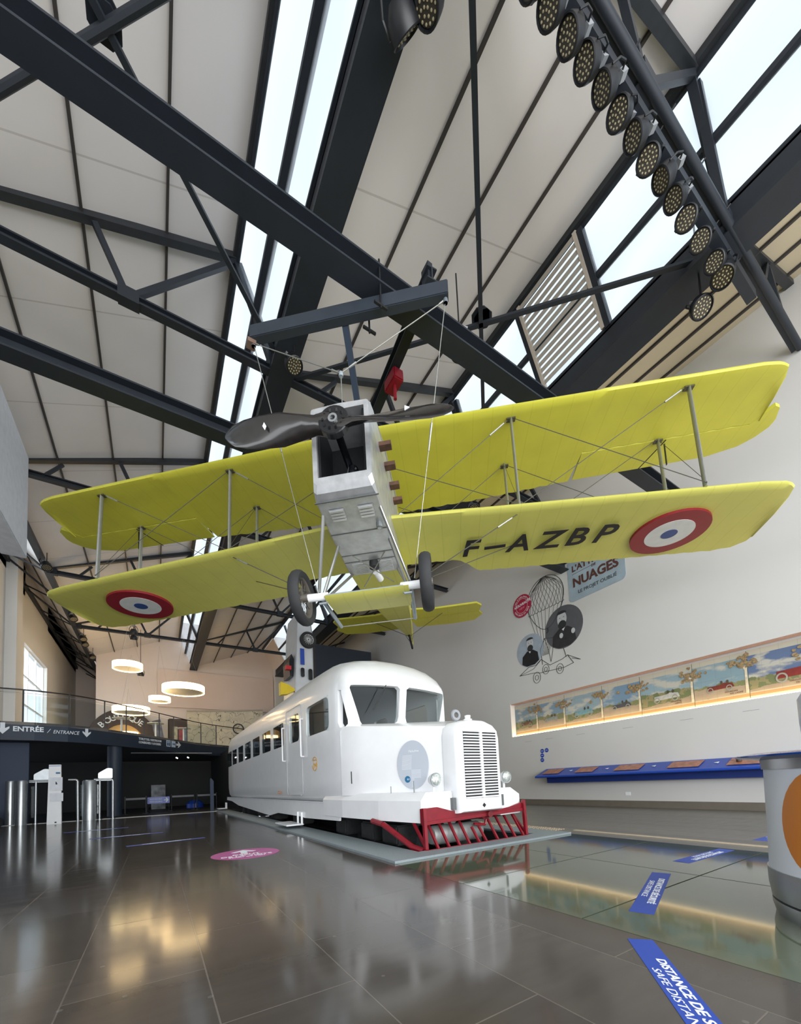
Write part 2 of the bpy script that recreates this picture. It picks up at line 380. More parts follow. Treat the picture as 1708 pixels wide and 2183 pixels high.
# ridge trims and valley girders
for nm, x, h in (('trim_3', .165, 1.235), ('trim_4', .815, 1.235)):
    struct(MB().box(x*HG-.09, x*HG+.02, YA, YB, 1+h*HG-.02, 1+h*HG+.3).build(nm, STEELW))
for lab, x0, x1 in (('deep dark valley girder running away beside the left skylight', .237, .275), ('massive dark valley girder below the louvred right skylight', .902, .955)):
    g = MB().box(x0*HG, x1*HG, YA, YB, 1+.995*HG, 1+1.04*HG)
    g.box(x0*HG-.05, x1*HG+.09, YA, YB, 1+.985*HG, 1+.995*HG); g.box(x0*HG, x1*HG+.12, YA, YB, 1+1.035*HG, 1+1.045*HG)
    tag(g.build('valley_girder', STEEL, None), lab, 'girder')
# lattice girder along the left wall
lg = thing('lattice_girder', 'long dark lattice girder with zigzag bracing high along the left wall', 'girder', (-.405*HG, 0, 1+HG))
MB().box(-.1, .1, YA, 38.5, -.08, .08).build('chord', STEELW, lg)
MB().box(LX+.405*HG, LX+.405*HG+.12, YA, 38.5, 1.1-.1, 1.1+.1).build('chord', STEELW, lg)
zz = MB(); dx = LX+.405*HG+.06
for i in range(14):
    y = -1+i*2.98; zz.bar((0, y, 0), (dx, y+1.2, 1.1), .06, .06); zz.bar((dx, y+1.7, 1.1), (0, y+2.98, 0), .06, .06)
zz.build('lacing', STEELW, lg)
# skylights: frames and panes
def skylight(n0, x0, h0, x1, h1, ya, yb, mull, mid, mw=.1):
    X0, Z0, X1, Z1 = x0*HG, 1+h0*HG, x1*HG, 1+h1*HG; d = Vector((X1-X0, 0, Z1-Z0)); nrm = Vector((-d.z, 0, d.x)).normalized()
    ysp = [ya]+mull+[yb]
    for i, (a, b) in enumerate(zip(ysp, ysp[1:])):
        fr = thing('window_%d' % (n0+i), None, None, (X0, a, Z0)); fr['kind'] = 'structure'
        MB().prism([(0, 0), (d.x, d.z), (d.x+.015, d.z), (.015, 0)], (0, b-a-.02, 0), (0, .01, 0)).build('pane', SKYG, fr)
        k = MB(); k.bar((0, .0, 0), (d.x, .0, d.z), .16, .12, (0, 1, 0))
        for mm in mid: k.bar(tuple(d*mm)[:1]+(0,)+tuple(d*mm)[2:], (d.x*mm, b-a, d.z*mm), mw, mw if mw < .15 else .12)
        k.bar((0, 0, 0), (0, b-a, 0), .06, .06); k.bar((d.x, 0, d.z), (d.x, b-a, d.z), .06, .06)
        k.build('frame', STEEL, fr)
skylight(10, .165, 1.225, .235, 1.045, YA, YB, [2., 7.9, 13.9, 19.9, 25.8], [.57], .17)
skylight(20, .815, 1.225, .905, 1.045, YA, 28.4, [2.0, 3.95, 5.55, 8., 13.9, 19.9], [.5])
struct(MB().prism([(.815*HG, 1+1.225*HG), (.905*HG, 1+1.045*HG), (.91*HG, 1+1.045*HG), (.82*HG, 1+1.225*HG)], (0, YB-28.4, 0), (0, 28.4, 0)).build('ceiling_panel', WALLP))
lv = thing('louvre_blind', 'white slatted louvre blind in the right skylight above the right wing', 'blind', (.815*HG, 4.03, 1+1.225*HG))
dv = Vector((.09*HG, 0, -.18*HG)); ls = MB()
for s in (0, 1): MB().bar((-.07, s*1.44, 0), (dv.x-.07, s*1.44, dv.z), .07, .07, (0, 1, 0)).build('side_rail', mat('cream_metal', 'bdb3a6', .5), lv)
for i in range(14):
    q_ = dv*((i+.6)/14.4); ls.bar((q_.x-.09, 0.04, q_.z), (q_.x-.09, 1.40, q_.z), .012, .085, (-.35, 0, 1))
ls.build('slats', mat('cream_slats', 'ada79e', .5), lv)

# roof trusses
TY = [.222+.668*k for k in range(6)]
TL = ['dark steel roof truss nearest the camera, behind the bar of round spotlights', 'dark roof truss crossing above the biplane nose, second from the camera',
      'dark roof truss over the tail of the biplane, between the two wings', 'dark roof truss seen just below the biplane lower wings',
      'distant dark truss carrying small spotlights above the gallery', 'farthest dark roof truss close to the back wall']
for k, ty in enumerate(TY):
    y = ty*HG; t = thing('roof_truss', TL[k], 'truss', (0, y, 1+HG), 'roof trusses')
    X = lambda x: x*HG; Hh = lambda h: (h-1)*HG
    xr = 11.6 if k in (0, 1, 3, 4) else .3*HG
    MB().hbeam((X(-.40), 0, 0), (RX-.05, 0, 0), .16, .15, .03).build('bottom_chord', STEEL, t)
    for a, b in (((-.39, 1.015), (.165, 1.235)), ((.275, 1.015), (.815, 1.235)), ((.955, 1.015), (1.31, 1.16))): MB().bar((X(a[0]), 0, Hh(a[1])+.05), (X(b[0]), 0, Hh(b[1])+.05), .14, .12).build('rafter', STEELW, t)
    W = []
    for bx in (0, .655):
        W += [((X(-.10+bx), 0, Hh(1.125)), (X(-.045+bx), 0, 0), .09), ((X(-.045+bx), 0, 0), (X(.16+bx), 0, Hh(1.23)), .09),
              ((X(.17+bx), 0, Hh(1.22)), (X(.245+bx), 0, 0), .12), ((X(-.25+bx), 0, Hh(1.06)), (X(-.30+bx), 0, 0), .07)]
    W += [((X(1.13), 0, Hh(1.09)), (X(1.08), 0, 0), .09), ((X(1.13), 0, Hh(1.09)), (X(1.22), 0, 0), .09)]
    for a, b, s_ in W: MB().bar(a, b, s_, s_).build('web_member', STEEL, t)
    for gx in (-.045, .61, .25, .90, -.39): MB().box(X(gx)-.16, X(gx)+.16, -.09, .09, -.1, .14).build('gusset_plate', STEEL, t)
# horizontal wind bracing at chord level in the first bay
def brace(lab, pts, tubey):
    b = thing('wind_brace', lab, 'brace', (pts[0][0]*HG, pts[0][1]*HG, 1+HG), 'diagonal wind braces under the roof')
    o0 = Vector((pts[0][0]*HG, pts[0][1]*HG, 0)); p1 = Vector((pts[1][0]*HG, pts[1][1]*HG, 0))-o0
    mb = MB()
    (mb.tube((0, 0, 0), p1, .055) if tubey else mb.bar((0, 0, 0), p1, .08, .05)); mb.build('rod', STEEL, b)
    c = p1*.5; MB().prism([(-.17, -.07), (-.07, -.17), (.07, -.17), (.17, -.07), (.17, .07), (.07, .17), (-.07, .17), (-.17, .07)], (0, 0, .02), c+Vector((0, 0, .06 if tubey else .09)), (1, 0, 0), (0, 1, 0)).build('node_plate', STEEL, b)
brace('thin diagonal tie crossing the top left corner from upper left to lower right', ((-.385, .232), (.275, .885)), False)
brace('round diagonal tube with octagonal node plate in the top left corner', ((.275, .232), (-.385, .895)), True)
brace('long dark diagonal tie falling through the centre of the pale middle ceiling', ((.285, .24), (.93, .885)), False)
brace('diagonal tie passing in front of the slatted louvre blind', ((.945, .235), (.285, .89)), False)

# H-beams across the hall
for lab, y0 in (('thick dark H-beam crossing the hall above the propeller, nearest the camera', 4.15), ('second thick dark H-beam crossing behind the propeller at left', 7.62)):
    t = MB().hbeam((LX+.0, y0+.15, 7.93), (RX, y0+.15, 7.93), .3, .28, .03)
    tag(t.build('steel_beam', STEEL), lab, 'beam', 'H-beams across the hall')
hb = thing('hoist_beam', 'short dark steel beam with a red hook lying across the two H-beams', 'beam', (3.35, 3.95, 8.2))
MB().hbeam((0, 0, 0), (.45, 3.9, 0), .16, .2, .02).build('rail', STEEL, hb); MB().box(-.04, .04, .04, .2, -.02, .22).build('stop_plate', STEEL, hb)
tr = MB().box(.1, .3, 1.25, 1.6, -.3, -.1).build('trolley', REDP, hb, bevel=.02); MB().tube((.2, 1.4, -.3), (.2, 1.4, -.55), .03).build('hook', REDP, tr)

# ------------------------------------------------------------------ the railcar
TXC = 4.28
train = thing('railcar', 'long white railcar with slatted radiator grille and red cowcatcher standing over its pit', 'railcar', (TXC, 12, 0))
TO = Vector((TXC, 12, 0))
def T(p): return (p[0]-TO.x, p[1]-TO.y, p[2])
def bodysec(y, w, zc, zb=.67, vee=0.0, zt=None):
    k = (zc-3.0)/.85
    half = [(-w*.9, zb), (-w*.97, zb+.13), (-w, zb+.45), (-w, 2.0), (-w*.995, 2.85), (-w*.985, 2.95+.1*k), (-w*.95, 2.98+.33*k), (-w*.86, 3.0+.53*k), (-w*.70, 3.0+.68*k), (-w*.45, 3.0+.79*k), (-w*.2, 3.0+.845*k)]
    pts = half+[(0, zc)]+[(-a, b) for a, b in reversed(half)]
    return [(TXC+a, y-vee*(1-(abs(a)/w)**2), b) for a, b in pts]
rearfix = [(21.95, .82, 3.5), (21.85, .93, 3.68), (21.5, 1.10, 3.8), (20.9, 1.26, 3.85)]
outer = [bodysec(y, w, zc) for y, w, zc in rearfix]+[bodysec(y, 1.30, 3.85) for y in (19, 16, 13, 10, 8.7)]+\
        [bodysec(8.1, 1.30, 3.82), bodysec(7.7, 1.295, 3.76), bodysec(7.35, 1.28, 3.66), bodysec(7.1, 1.27, 3.54, vee=.04), bodysec(6.95, 1.24, 3.36, vee=.10), bodysec(6.85, 1.19, 3.17, vee=.15), bodysec(6.80, 1.15, 3.06, vee=.18)]
inner = [[(TXC+(x-TXC)*.955, y+dy, max(.8, z-.07)) for x, y, z in sec] for sec, dy in
         ((bodysec(21.7, .85, 3.6), 0), (bodysec(20.9, 1.22, 3.8), 0), (bodysec(10, 1.29, 3.82), 0), (bodysec(7.7, 1.28, 3.74), 0), (bodysec(7.1, 1.22, 3.45, vee=.04), 0), (bodysec(6.92, 1.15, 3.12, vee=.17), 0))]
def raw(mb, name, material=None):
    me = bpy.data.meshes.new(name); me.from_pydata(mb.v, [], mb.f); bm = bmesh.new(); bm.from_mesh(me)
    bmesh.ops.triangulate(bm, faces=[f for f in bm.faces if len(f.verts) > 4]); bmesh.ops.recalc_face_normals(bm, faces=bm.faces); bm.to_mesh(me); bm.free()
    o = bpy.data.objects.new(name, me); COL.objects.link(o)
    if material: me.materials.append(material)
    return o
def cut(o, tools):
    for t in tools:
        mo = o.modifiers.new('b', 'BOOLEAN'); mo.operation = 'DIFFERENCE'; mo.object = t; mo.solver = 'EXACT'
        bpy.context.view_layer.update()
        me = bpy.data.meshes.new_from_object(o.evaluated_get(bpy.context.evaluated_depsgraph_get()))
        o.modifiers.clear(); old = o.data; o.data = me; bpy.data.meshes.remove(old)
        bpy.data.objects.remove(t)
    return o
def rrect(a0, a1, b0, b1, r, n=4, sk=0.0):
    pts = []
    for cx_, cy_, t0 in ((a1-r, b1-r, 0), (a0+r, b1-r, PI/2), (a0+r, b0+r, PI), (a1-r, b0+r, 1.5*PI)):
        for i in range(n+1): t = t0+PI/2*i/n; pts.append((cx_+r*math.cos(t), cy_+r*math.sin(t)))
    return pts
body = raw(MB().loft(outer), 'body', TRAINW)
tools = [raw(MB().loft(inner), 't')]
SW = [(20.9, 19.75), (19.45, 18.3), (17.95, 16.8), (16.47, 15.3), (14.97, 13.8), (13.48, 12.3), (11.99, 10.85)]
WZ0, WZ1 = 2.15, 2.80
cabwin = [(7.52, 8.90, WZ0, WZ1+.04)]; doorwin = [(9.45, 10.28, 2.14, 2.84)]
side = MB()
for y1, y0 in SW: side.prism(rrect(y0, y1, WZ0, WZ1, .07), (4, 0, 0), (TXC-2, 0, 0), (0, 1, 0), (0, 0, 1))
for y0, y1, z0, z1 in cabwin+doorwin: side.prism(rrect(y0, y1, z0, z1, .14), (4, 0, 0), (TXC-2, 0, 0), (0, 1, 0), (0, 0, 1))
tools.append(raw(side, 't'))
WSL = [(3.24, 2.92), (4.14, 2.94), (4.20, 2.89), (4.20, 2.34), (4.17, 2.24), (4.08, 2.19), (3.50, 2.13), (3.38, 2.15), (3.33, 2.22), (3.15, 2.86), (3.17, 2.91)]
ws = MB(); ws.prism(WSL, (0, 1.2, 0), (0, 6.1, 0), (1, 0, 0), (0, 0, 1)); ws.prism([(2*TXC-x, z+.0) for x, z in WSL][::-1], (0, 1.2, 0), (0, 6.1, 0), (1, 0, 0), (0, 0, 1))
tools.append(raw(ws, 't'))
qw = MB()
for s in (-1, 1):
    Q = [(6.97, 2.84), (7.07, 2.86), (7.09, 2.22), (7.03, 2.12), (6.90, 2.10), (6.83, 2.16), (6.83, 2.24)]
    qw.prism(Q, (s*.7, 0, 0), (TXC+s*.95, 0, 0), (0, 1, 0), (0, 0, 1))
tools.append(raw(qw, 't'))
cut(body, tools)
body.data.transform(Matrix.Translation(-TO)); body.data.shade_smooth()
try: body.data.set_sharp_from_angle(angle=math.radians(35))
except Exception: pass
body.data.materials.clear(); body.data.materials.append(TRAINW); body.parent = train
def tb(mb, name, material, parent=None, smooth=False, bevel=0.0):
    o = mb.build(name, material, parent or train, smooth, bevel); o.data.transform(Matrix.Translation(-TO)); return o
for s in (-1, 1):
    x = TXC+s*1.285
    for y1, y0 in SW:
        tb(MB().box(x-.006, x+.006, y0-.02, y1+.02, WZ0-.02, WZ1+.02), 'side_window', GLASSD)
    for y0, y1, z0, z1 in cabwin+doorwin: tb(MB().box(x-.006, x+.006, y0-.02, y1+.02, z0-.02, z1+.02), 'side_window', GLASS)
    tb(MB().prism([(2*TXC-a if s > 0 else a, b) for a, b in WSL], (0, .01, 0), (0, 6.78, 0), (1, 0, 0), (0, 0, 1)), 'windscreen', GLASS)
    # door leaf with its own lines
    dr = tb(MB().prism(rrect(9.25, 10.55, .80, 3.02, .1), (s*.018, 0, 0), (TXC+s*1.297, 0, 0), (0, 1, 0), (0, 0, 1)), 'door_leaf', TRAINW)
    bpy.data.objects.remove(dr)
    k = MB()
    fr_ = rrect(9.25, 10.55, .80, 3.02, .1)
    k.poly([(TXC+s*1.302, a, b) for a, b in fr_+fr_[:1]], .008, 4); tb(k, 'door_seam', mat('shadow_line', 'b9bcc0', .5))
    for hy in (9.12, 10.72):
        tb(MB().poly([(TXC+s*1.30, hy, 2.62), (TXC+s*1.37, hy, 2.62), (TXC+s*1.37, hy, 1.72), (TXC+s*1.30, hy, 1.72)], .018, 6), 'handrail', TRAINW)
    tb(MB().box(TXC+s*1.30, TXC+s*1.33, 9.35, 10.1, .80, .815), 'drip_sill', mat('shadow_line', 'b9bcc0', .5))
# cab interior
tb(MB().box(TXC-1.2, TXC+1.2, 6.95, 21.4, .85, .9), 'cabin_floor', mat('brown_lino', '4a4038', .6))
tb(MB().box(TXC-1.2, TXC+1.2, 9.0, 9.05, .9, 2.1), 'cab_partition', mat('cream_panel', 'b8a87c', .6))
tb(MB().box(TXC-.9, TXC+.9, 7.05, 7.35, 1.9, 2.12), 'dashboard', mat('grey_dash', '8a8a84', .6))
st_ = MB()
for i in range(7):
    for s in (-1, 1): st_.box(TXC+s*.75-.35, TXC+s*.75+.35, 11+i*1.4, 11.12+i*1.4, .9, 2.05)
for i in range(7):
    for s in (-1, 1): tb(MB().box(TXC+s*.75-.35, TXC+s*.75+.35, 11+i*1.4, 11.12+i*1.4, .9, 2.05), 'seat_back', mat('brown_seat', '5b3b2a', .6), bevel=.03)
tb(MB().tube((3.85, 6.60, 2.93), (3.55, 6.62, 2.42), .009, 6), 'wiper', BLACK)
# lower skirts
for s in (-1, 1):
    sk = [(21.2, .67), (21.2, .52), (19.8, .50), (18.0, .34), (12.6, .17), (11.6, .29), (9.4, .29), (9.2, .27), (7.1, .32), (7.0, .67)]
    tb(MB().prism(sk, (s*.035, 0, 0), (TXC+s*1.265, 0, 0), (0, 1, 0), (0, 0, 1)), 'skirt', TRAINW)
    rb = MB()
    rbs = tb(MB().box(TXC+s*1.30, TXC+s*1.315, 7.2, 21.1, .655, .675), 'skirt_bead', TRAINW)
    # folding step with two hangers
    for y0, nm in ((9.25, 'near'), (21.1, 'far')):
        stp = tb(MB().box(TXC+s*1.30, TXC+s*1.72, y0, y0+(1.05 if nm == 'near' else .7), .10, .135), 'step', TRAINW, bevel=.012)
        for dy in (.06, .36): tb(MB().poly([(TXC+s*1.33, y0+dy, .40), (TXC+s*1.33, y0+dy, .12)], .028, 6), 'hanger', TRAINW, stp)
# tapering bonnet
def nose(y, hw, zt, zb=.80):
    return [(TXC-hw, y, zb), (TXC-hw, y, zt-.14), (TXC-hw+.05, y, zt-.04), (TXC-hw+.16, y, zt), (TXC, y, zt+.07), (TXC+hw-.16, y, zt), (TXC+hw-.05, y, zt-.04), (TXC+hw, y, zt-.14), (TXC+hw, y, zb)]
tb(MB().loft([nose(7.0, 1.27, 2.16), nose(6.8, 1.24, 2.15), nose(6.4, 1.10, 2.10), nose(5.7, .80, 2.01), nose(4.87, .455, 1.90)]), 'bonnet', TRAINW, smooth=True)
def nose2(y, hw, zt, zb):
    r = .1
    return [(TXC-hw, y, zb), (TXC-hw, y, zt-.22), (TXC-hw+.03, y, zt-.1), (TXC-hw+.12, y, zt-.02), (TXC-.15, y, zt+.035), (TXC+.15, y, zt+.035), (TXC+hw-.12, y, zt-.02), (TXC+hw-.03, y, zt-.1), (TXC+hw, y, zt-.22), (TXC+hw, y, zb)]
rad = tb(MB().loft([nose2(4.86, .47, 1.92, .5), nose2(4.62, .45, 1.90, .5), nose2(4.55, .43, 1.87, .51), nose2(4.525, .40, 1.84, .53)]), 'radiator_shell', TRAINW, smooth=True)
gl = tb(MB().box(TXC-.335, TXC+.335, 4.512, 4.53, .73, 1.745), 'grille', mat('grille_black', '15171a', .6))
ng = 23
for c in (0, 1):
    for i in range(ng+1):
        z = .735+i*(1.005/ng); x0 = TXC-.345+c*.36; tb(MB().box(x0, x0+.33, 4.488, 4.514, z-.0105, z+.0085), 'slat', TRAINW, gl)
tb(MB().box(TXC-.022, TXC+.022, 4.484, 4.514, .72, 1.755), 'centre_bar', TRAINW, gl)
tb(MB().prism([(0, .035), (.035, 0), (0, -.035), (-.035, 0)], (0, .012, 0), (TXC+.02, 4.517, .60), (1, 0, 0), (0, 0, 1)), 'crank_hole', BLACK, rad)
# filler cap stand on top of the bonnet
tb(MB().lathe([(.07, 0), (.07, .03), (.045, .035), (.05, .09), (.0, .10)], 16, (TXC-.02, 4.75, 1.94)), 'filler_cap', TRAINW)
tyr = MB(); A_ = Matrix(((1, 0, 0), (0, 0, 1), (0, 1, 0)))
tyr.lathe([(.045, -.022), (.085, -.022), (.095, 0), (.085, .022), (.045, .022), (.045, -.022)], 24, (TXC-.24, 4.78, 2.03), A_)
tb(tyr, 'small_tyre_ornament', GREY, smooth=True)
# front valances over the bogie
for s in (-1, 1):
    pl = [(1.32, 7.9), (1.32, 6.9), (1.20, 5.7), (1.03, 4.72), (.50, 4.66), (.50, 7.9)]
    bot = [(TXC+s*a, b, .40) for a, b in pl]; top = [(TXC+s*a, b, .72 if a > .6 else .82) for a, b in pl]; top2 = [(TXC+s*max(.46, a-.14), b+.06, .84) for a, b in pl]
    o = tb(MB().loft([bot, top, top2]), 'valance', TRAINW)
    tb(MB().box(TXC+s*.50-.03, TXC+s*.50+.03, 4.60, 4.70, .56, .74), 'hinge', mat('scratched_steel', '6b6d6e', .5, .5), o)
# headlamps
HL = mat('lamp_lens', 'cfd6d2', .08, .5, .3, 26, .8)
for s in (-1, 1):
    xh = TXC+s*.74; A2 = Matrix(((1, 0, 0), (0, 0, -1), (0, 1, 0)))
    h = tb(MB().lathe([(0, -.13), (.06, -.12), (.095, -.05), (.105, 0), (.098, .012)], 24, (xh, 4.72, 1.02), A2), 'headlamp', TRAINW, smooth=True)
    tb(MB().lathe([(.094, .006), (.08, .03), (.04, .045), (0, .05)], 24, (xh, 4.72, 1.02), A2), 'lens', HL, h, smooth=True)
    tb(MB().lathe([(.096, .004), (.106, .008), (.104, .018), (.094, .016)], 24, (xh, 4.72, 1.02), A2), 'rim', INOX, h, smooth=True)
    tb(MB().tube((xh, 4.78, .82), (xh, 4.78, .95), .02), 'stem', TRAINW, h)
tb(MB().tube((3.30, 4.95, .84), (3.30, 4.95, 1.02), .012, 6), 'gauge_rod', GREY); tb(MB().tube((3.10, 5.3, .84), (3.10, 5.3, .95), .008, 6), 'catch', GREY)
tb(MB().box(2.99-.012, 2.99+.0, 6.48, 6.50, 1.02, 1.24), 'slot_handle', BLACK)
# information disc stuck to the bonnet side
du = Vector((.455-1.24, -(6.8-4.87), 0)); du = Vector((TXC-.455-(TXC-1.24), 4.87-6.8, 0)).normalized(); dn = Vector((du.y, -du.x, 0)).normalized()
if dn.x > 0: dn = -dn
tt = (6.8-5.40)/(6.8-4.87); dc = Vector((TXC-1.24+(1.24-.455)*tt, 5.40, 1.29))+dn*.022
dd = tb(ellipse(MB(), dc, du, (0, 0, 1), .31, .40, .006), 'information_disc', mat('pale_grey_vinyl', 'b9c0cb', .4, 0, .01, 2))
wv = du.cross(Vector((0, 0, 1)))
def onDisc(a, b): return dc+du*a+Vector((0, 0, b))+wv*.008
for i in range(26):
    z = .20-i*.0205; L = .26 if i < 12 else .34; x0 = -.22+.02*abs(i-10)/10
    if i > 18: L = .1
    k = MB(); a = onDisc(x0 if i < 12 else -.03, z-.05); k.add([a, a+du*(L*.75 if i < 12 else L*.55), a+du*(L*.75 if i < 12 else L*.55)+Vector((0, 0, .005)), a+Vector((0, 0, .005))], [(0, 1, 2, 3)])
    o = tb(k, 'text_line', LETW, dd)
ib = tb(ellipse(MB(), onDisc(-.11, -.24), du, (0, 0, 1), .055, .055, .003, 24), 'audio_badge', mat('petrol_blue', '2c6c94', .4), dd)
def tx(*a, **k):
    o = text(*a, **k); o.data.transform(Matrix.Translation(-TO)); return o
tx('badge_text', '0.1', .045, LETW, ib, onDisc(-.115, -.255)+wv*.004, du, (0, 0, 1), .0015)
tx('disc_title', 'Micheline', .055, LETW, dd, onDisc(-.08, .20)+wv*.001, du, (0, 0, 1), .0015)
# yellow monogram and running number on the side
YP = mat('ochre_line_paint', 'd6a23c', .5)
mg = MB(); xm = TXC-1.312
for i in range(28):
    a, b = 2*PI*i/28+.5, 2*PI*(i+1)/28+.5
    if 6.0 < a: continue
    mg.bar((xm, 8.36+.15*math.cos(a), 1.50+.15*math.sin(a)), (xm, 8.36+.15*math.cos(b), 1.50+.15*math.sin(b)), .012, .006, (1, 0, 0))
lo = tb(mg, 'monogram', YP)
for a, b in (((.07, .12), (.07, -.12)), ((.07, .08), (-.10, .08)), ((.07, 0), (0, 0)), ((0, -.1), (0, .0)), ((0, 0), (-.05, -.06)), ((-.05, -.06), (-.10, .02)), ((-.10, .02), (-.11, -.08))):
    tb(MB().bar((xm, 8.36+a[0], 1.50+a[1]), (xm, 8.36+b[0], 1.50+b[1]), .012, .006, (1, 0, 0)), 'stroke', YP, lo)
tx('running_number', '75.51.4', .13, mat('orange_letters', 'd98a4a', .5), train, (TXC-1.305, 11.55, .83), (0, -1, 0), (0, 0, 1), .002)
# red bumper and cowcatcher
cw = tb(MB().prism([(3.22, .61), (3.50, .62), (3.75, .55), (4.1, .52), (4.75, .50), (5.0, .52), (5.33, .58), (5.33, .44), (3.22, .40)], (0, .05, 0), (0, 4.66, 0), (1, 0, 0), (0, 0, 1)), 'bumper_plate', REDP)
cc = tb(MB().bar((3.22, 4.66, .40), (5.33, 4.66, .46), .04, .05), 'cowcatcher', REDP)
tb(MB().bar((3.24, 4.60, .02), (5.32, 4.60, .02), .03, .03), 'lower_rail', REDP, cc)
for i in range(10):
    f_ = (i+.6)/10; xt = 3.30+f_*1.98
    if i == 5: xt -= .05
    xb = xt+.02
    top_ = .42 if i not in (4, 5) else .26
    tb(MB().bar((xt, 4.84-.24*(.42-top_)/.4, top_), (xb, 4.60, .03), .035, .03), 'slanted_bar', REDP, cc)
for x in (3.24, 5.31):
    tb(MB().bar((x, 4.64, .62), (x, 4.62, .02), .05, .05), 'end_post', REDP, cc); tb(MB().bar((x, 4.92, .40), (x, 4.60, .03), .035, .035), 'end_brace', REDP, cc)
tb(MB().poly([(4.28, 4.76, .30), (4.50, 4.74, .27), (4.56, 4.76, .42)], .022, 6), 'tow_yoke', REDP, cc)
tb(MB().lathe([(.09, -.08), (.09, .08), (.05, .1), (.05, .2)], 16, (4.50, 4.80, .44), Matrix(((1, 0, 0), (0, 0, -1), (0, 1, 0)))), 'coupler', mat('dull_red', '6e1a20', .6, 0, .3, 10), cc)
gb = [(2.99+.0, 5.75, .40), (3.02, 5.45, .36), (3.08, 5.15, .22), (3.16, 4.85, .06), (3.22, 4.66, .02)]
tb(MB().poly(gb, .045, 8), 'guard_bow', REDP)
# running gear in the shadow
UG = mat('oily_black_iron', '2a2b2c', .55, .3, .3, 9)
tb(MB().box(3.35, 5.2, 5.0, 21.0, .34, .55), 'underframe', UG)
for yc in (5.7, 6.7, 8.0, 18.0, 19.2, 20.4):
    for s in (-1, 1):
        w_ = tb(MB().lathe([(.0, -.06), (.12, -.05), (.30, -.07), (.37, -.05), (.38, 0), (.37, .06), (.30, .07), (.0, .05)], 24, (TXC+s*.62, yc, -.10), Matrix(((0, 0, 1), (0, 1, 0), (-1, 0, 0)))), 'wheel', RUBBER, smooth=True)
        tb(MB().lathe([(0, -.10), (.06, -.09), (.16, -.085), (.17, -.07)], 20, (TXC+s*.62, yc, -.10), Matrix(((0, 0, -s*-1.0), (0, 1, 0), (-1, 0, 0)))), 'hub', mat('pale_grey_hub', '9a9a96', .5, .3), w_, smooth=True)
tb(MB().lathe([(0, -.5), (.13, -.49), (.15, -.45), (.15, .45), (.13, .49), (0, .5)], 24, (4.05, 4.95, .17), Matrix(((0, 0, 1), (0, 1, 0), (-1, 0, 0)))), 'air_tank', mat('grey_tank', '8f9190', .5, .3), smooth=True)
for yc in (5.4, 6.2, 7.4, 10.5, 13.0, 15.0): tb(MB().box(TXC-1.05, TXC-.6, yc, yc+.5, .0, .32), 'equipment_box', UG, bevel=.03)
for s in (-1, 1): tb(MB().box(TXC+s*.5-.04, TXC+s*.5+.04, 4.8, 22.1, -.5, -.42), 'rail_shoe', UG)
o = MB()
for s in (-1, 1):
    r_ = tag(MB().box(TXC+s*.56-.035, TXC+s*.56+.035, 4.65, 22.2, -.5, -.47).build('rail', mat('worn_rail', '6f6a64', .4, .7)), 'narrow steel rail in the pit under the %s side of the railcar' % ('left' if s < 0 else 'right'), 'rail')

# ------------------------------------------------------------------ the biplane
PA = Vector((.7635922, -.64554705, .01399861)); PB = Vector((.64569462, .76348592, -.0129504)); PC = Vector((-.00232765, .01892766, .99981815))
PT = Vector((3.00438, 5.59395, 5.28995))
PM = Matrix.Translation(PT) @ Matrix((PA, PB, PC)).transposed().to_4x4()
def W(x, y, z): return PT+PA*x+PB*y+PC*z
plane = thing('biplane', 'yellow vintage biplane with bare metal nose hanging from the roof above the railcar', 'biplane', mtx=PM)
GAP, DU, DL = 1.5908, .0032, -.0318
def zU(x): return GAP+DU*abs(x)
def zL(x): return DL*abs(x)
def wing(le, te, zf, xs, th=.10, mirror=True):
    secs = []
    for x in xs:
        a, b = interp(le, abs(x)), interp(te, abs(x)); c = b-a; t = th*min(1, c/1.2); z = zf(x)
        rp = abs(((x*3.2) % 1)-.5)*2; b -= .028*(1-rp)**2*(1 if c > .8 else .3); c = b-a
        secs.append([(x, a, z), (x, a+.02*c, z+t*.42), (x, a+.12*c, z+t*.85), (x, a+.35*c, z+t*1.0), (x, a+.7*c, z+t*.55), (x, b, z+.012),
                     (x, b, z-.008), (x, a+.7*c, z+t*.10-.01), (x, a+.3*c, z+t*.06-.01), (x, a+.08*c, z-.03), (x, a+.015*c, z-.022)])
    return MB().loft(secs)
def frange(a, b, st): n = max(1, round((b-a)/st)); return [a+(b-a)*i/n for i in range(n+1)]
LEU = [(0, -.20), (6.2, .0), (6.45, .04), (6.60, .12), (6.70, .45), (6.80, 1.05)]
TEU = [(0, 1.93), (2, 1.90), (3.86, 1.78), (3.90, 1.10), (6.6, 1.11), (6.80, 1.12)]
uw = wing(LEU, TEU, zU, frange(-6.80, 6.80, .078), .10).build('upper_wing', YEL, plane, smooth=True)
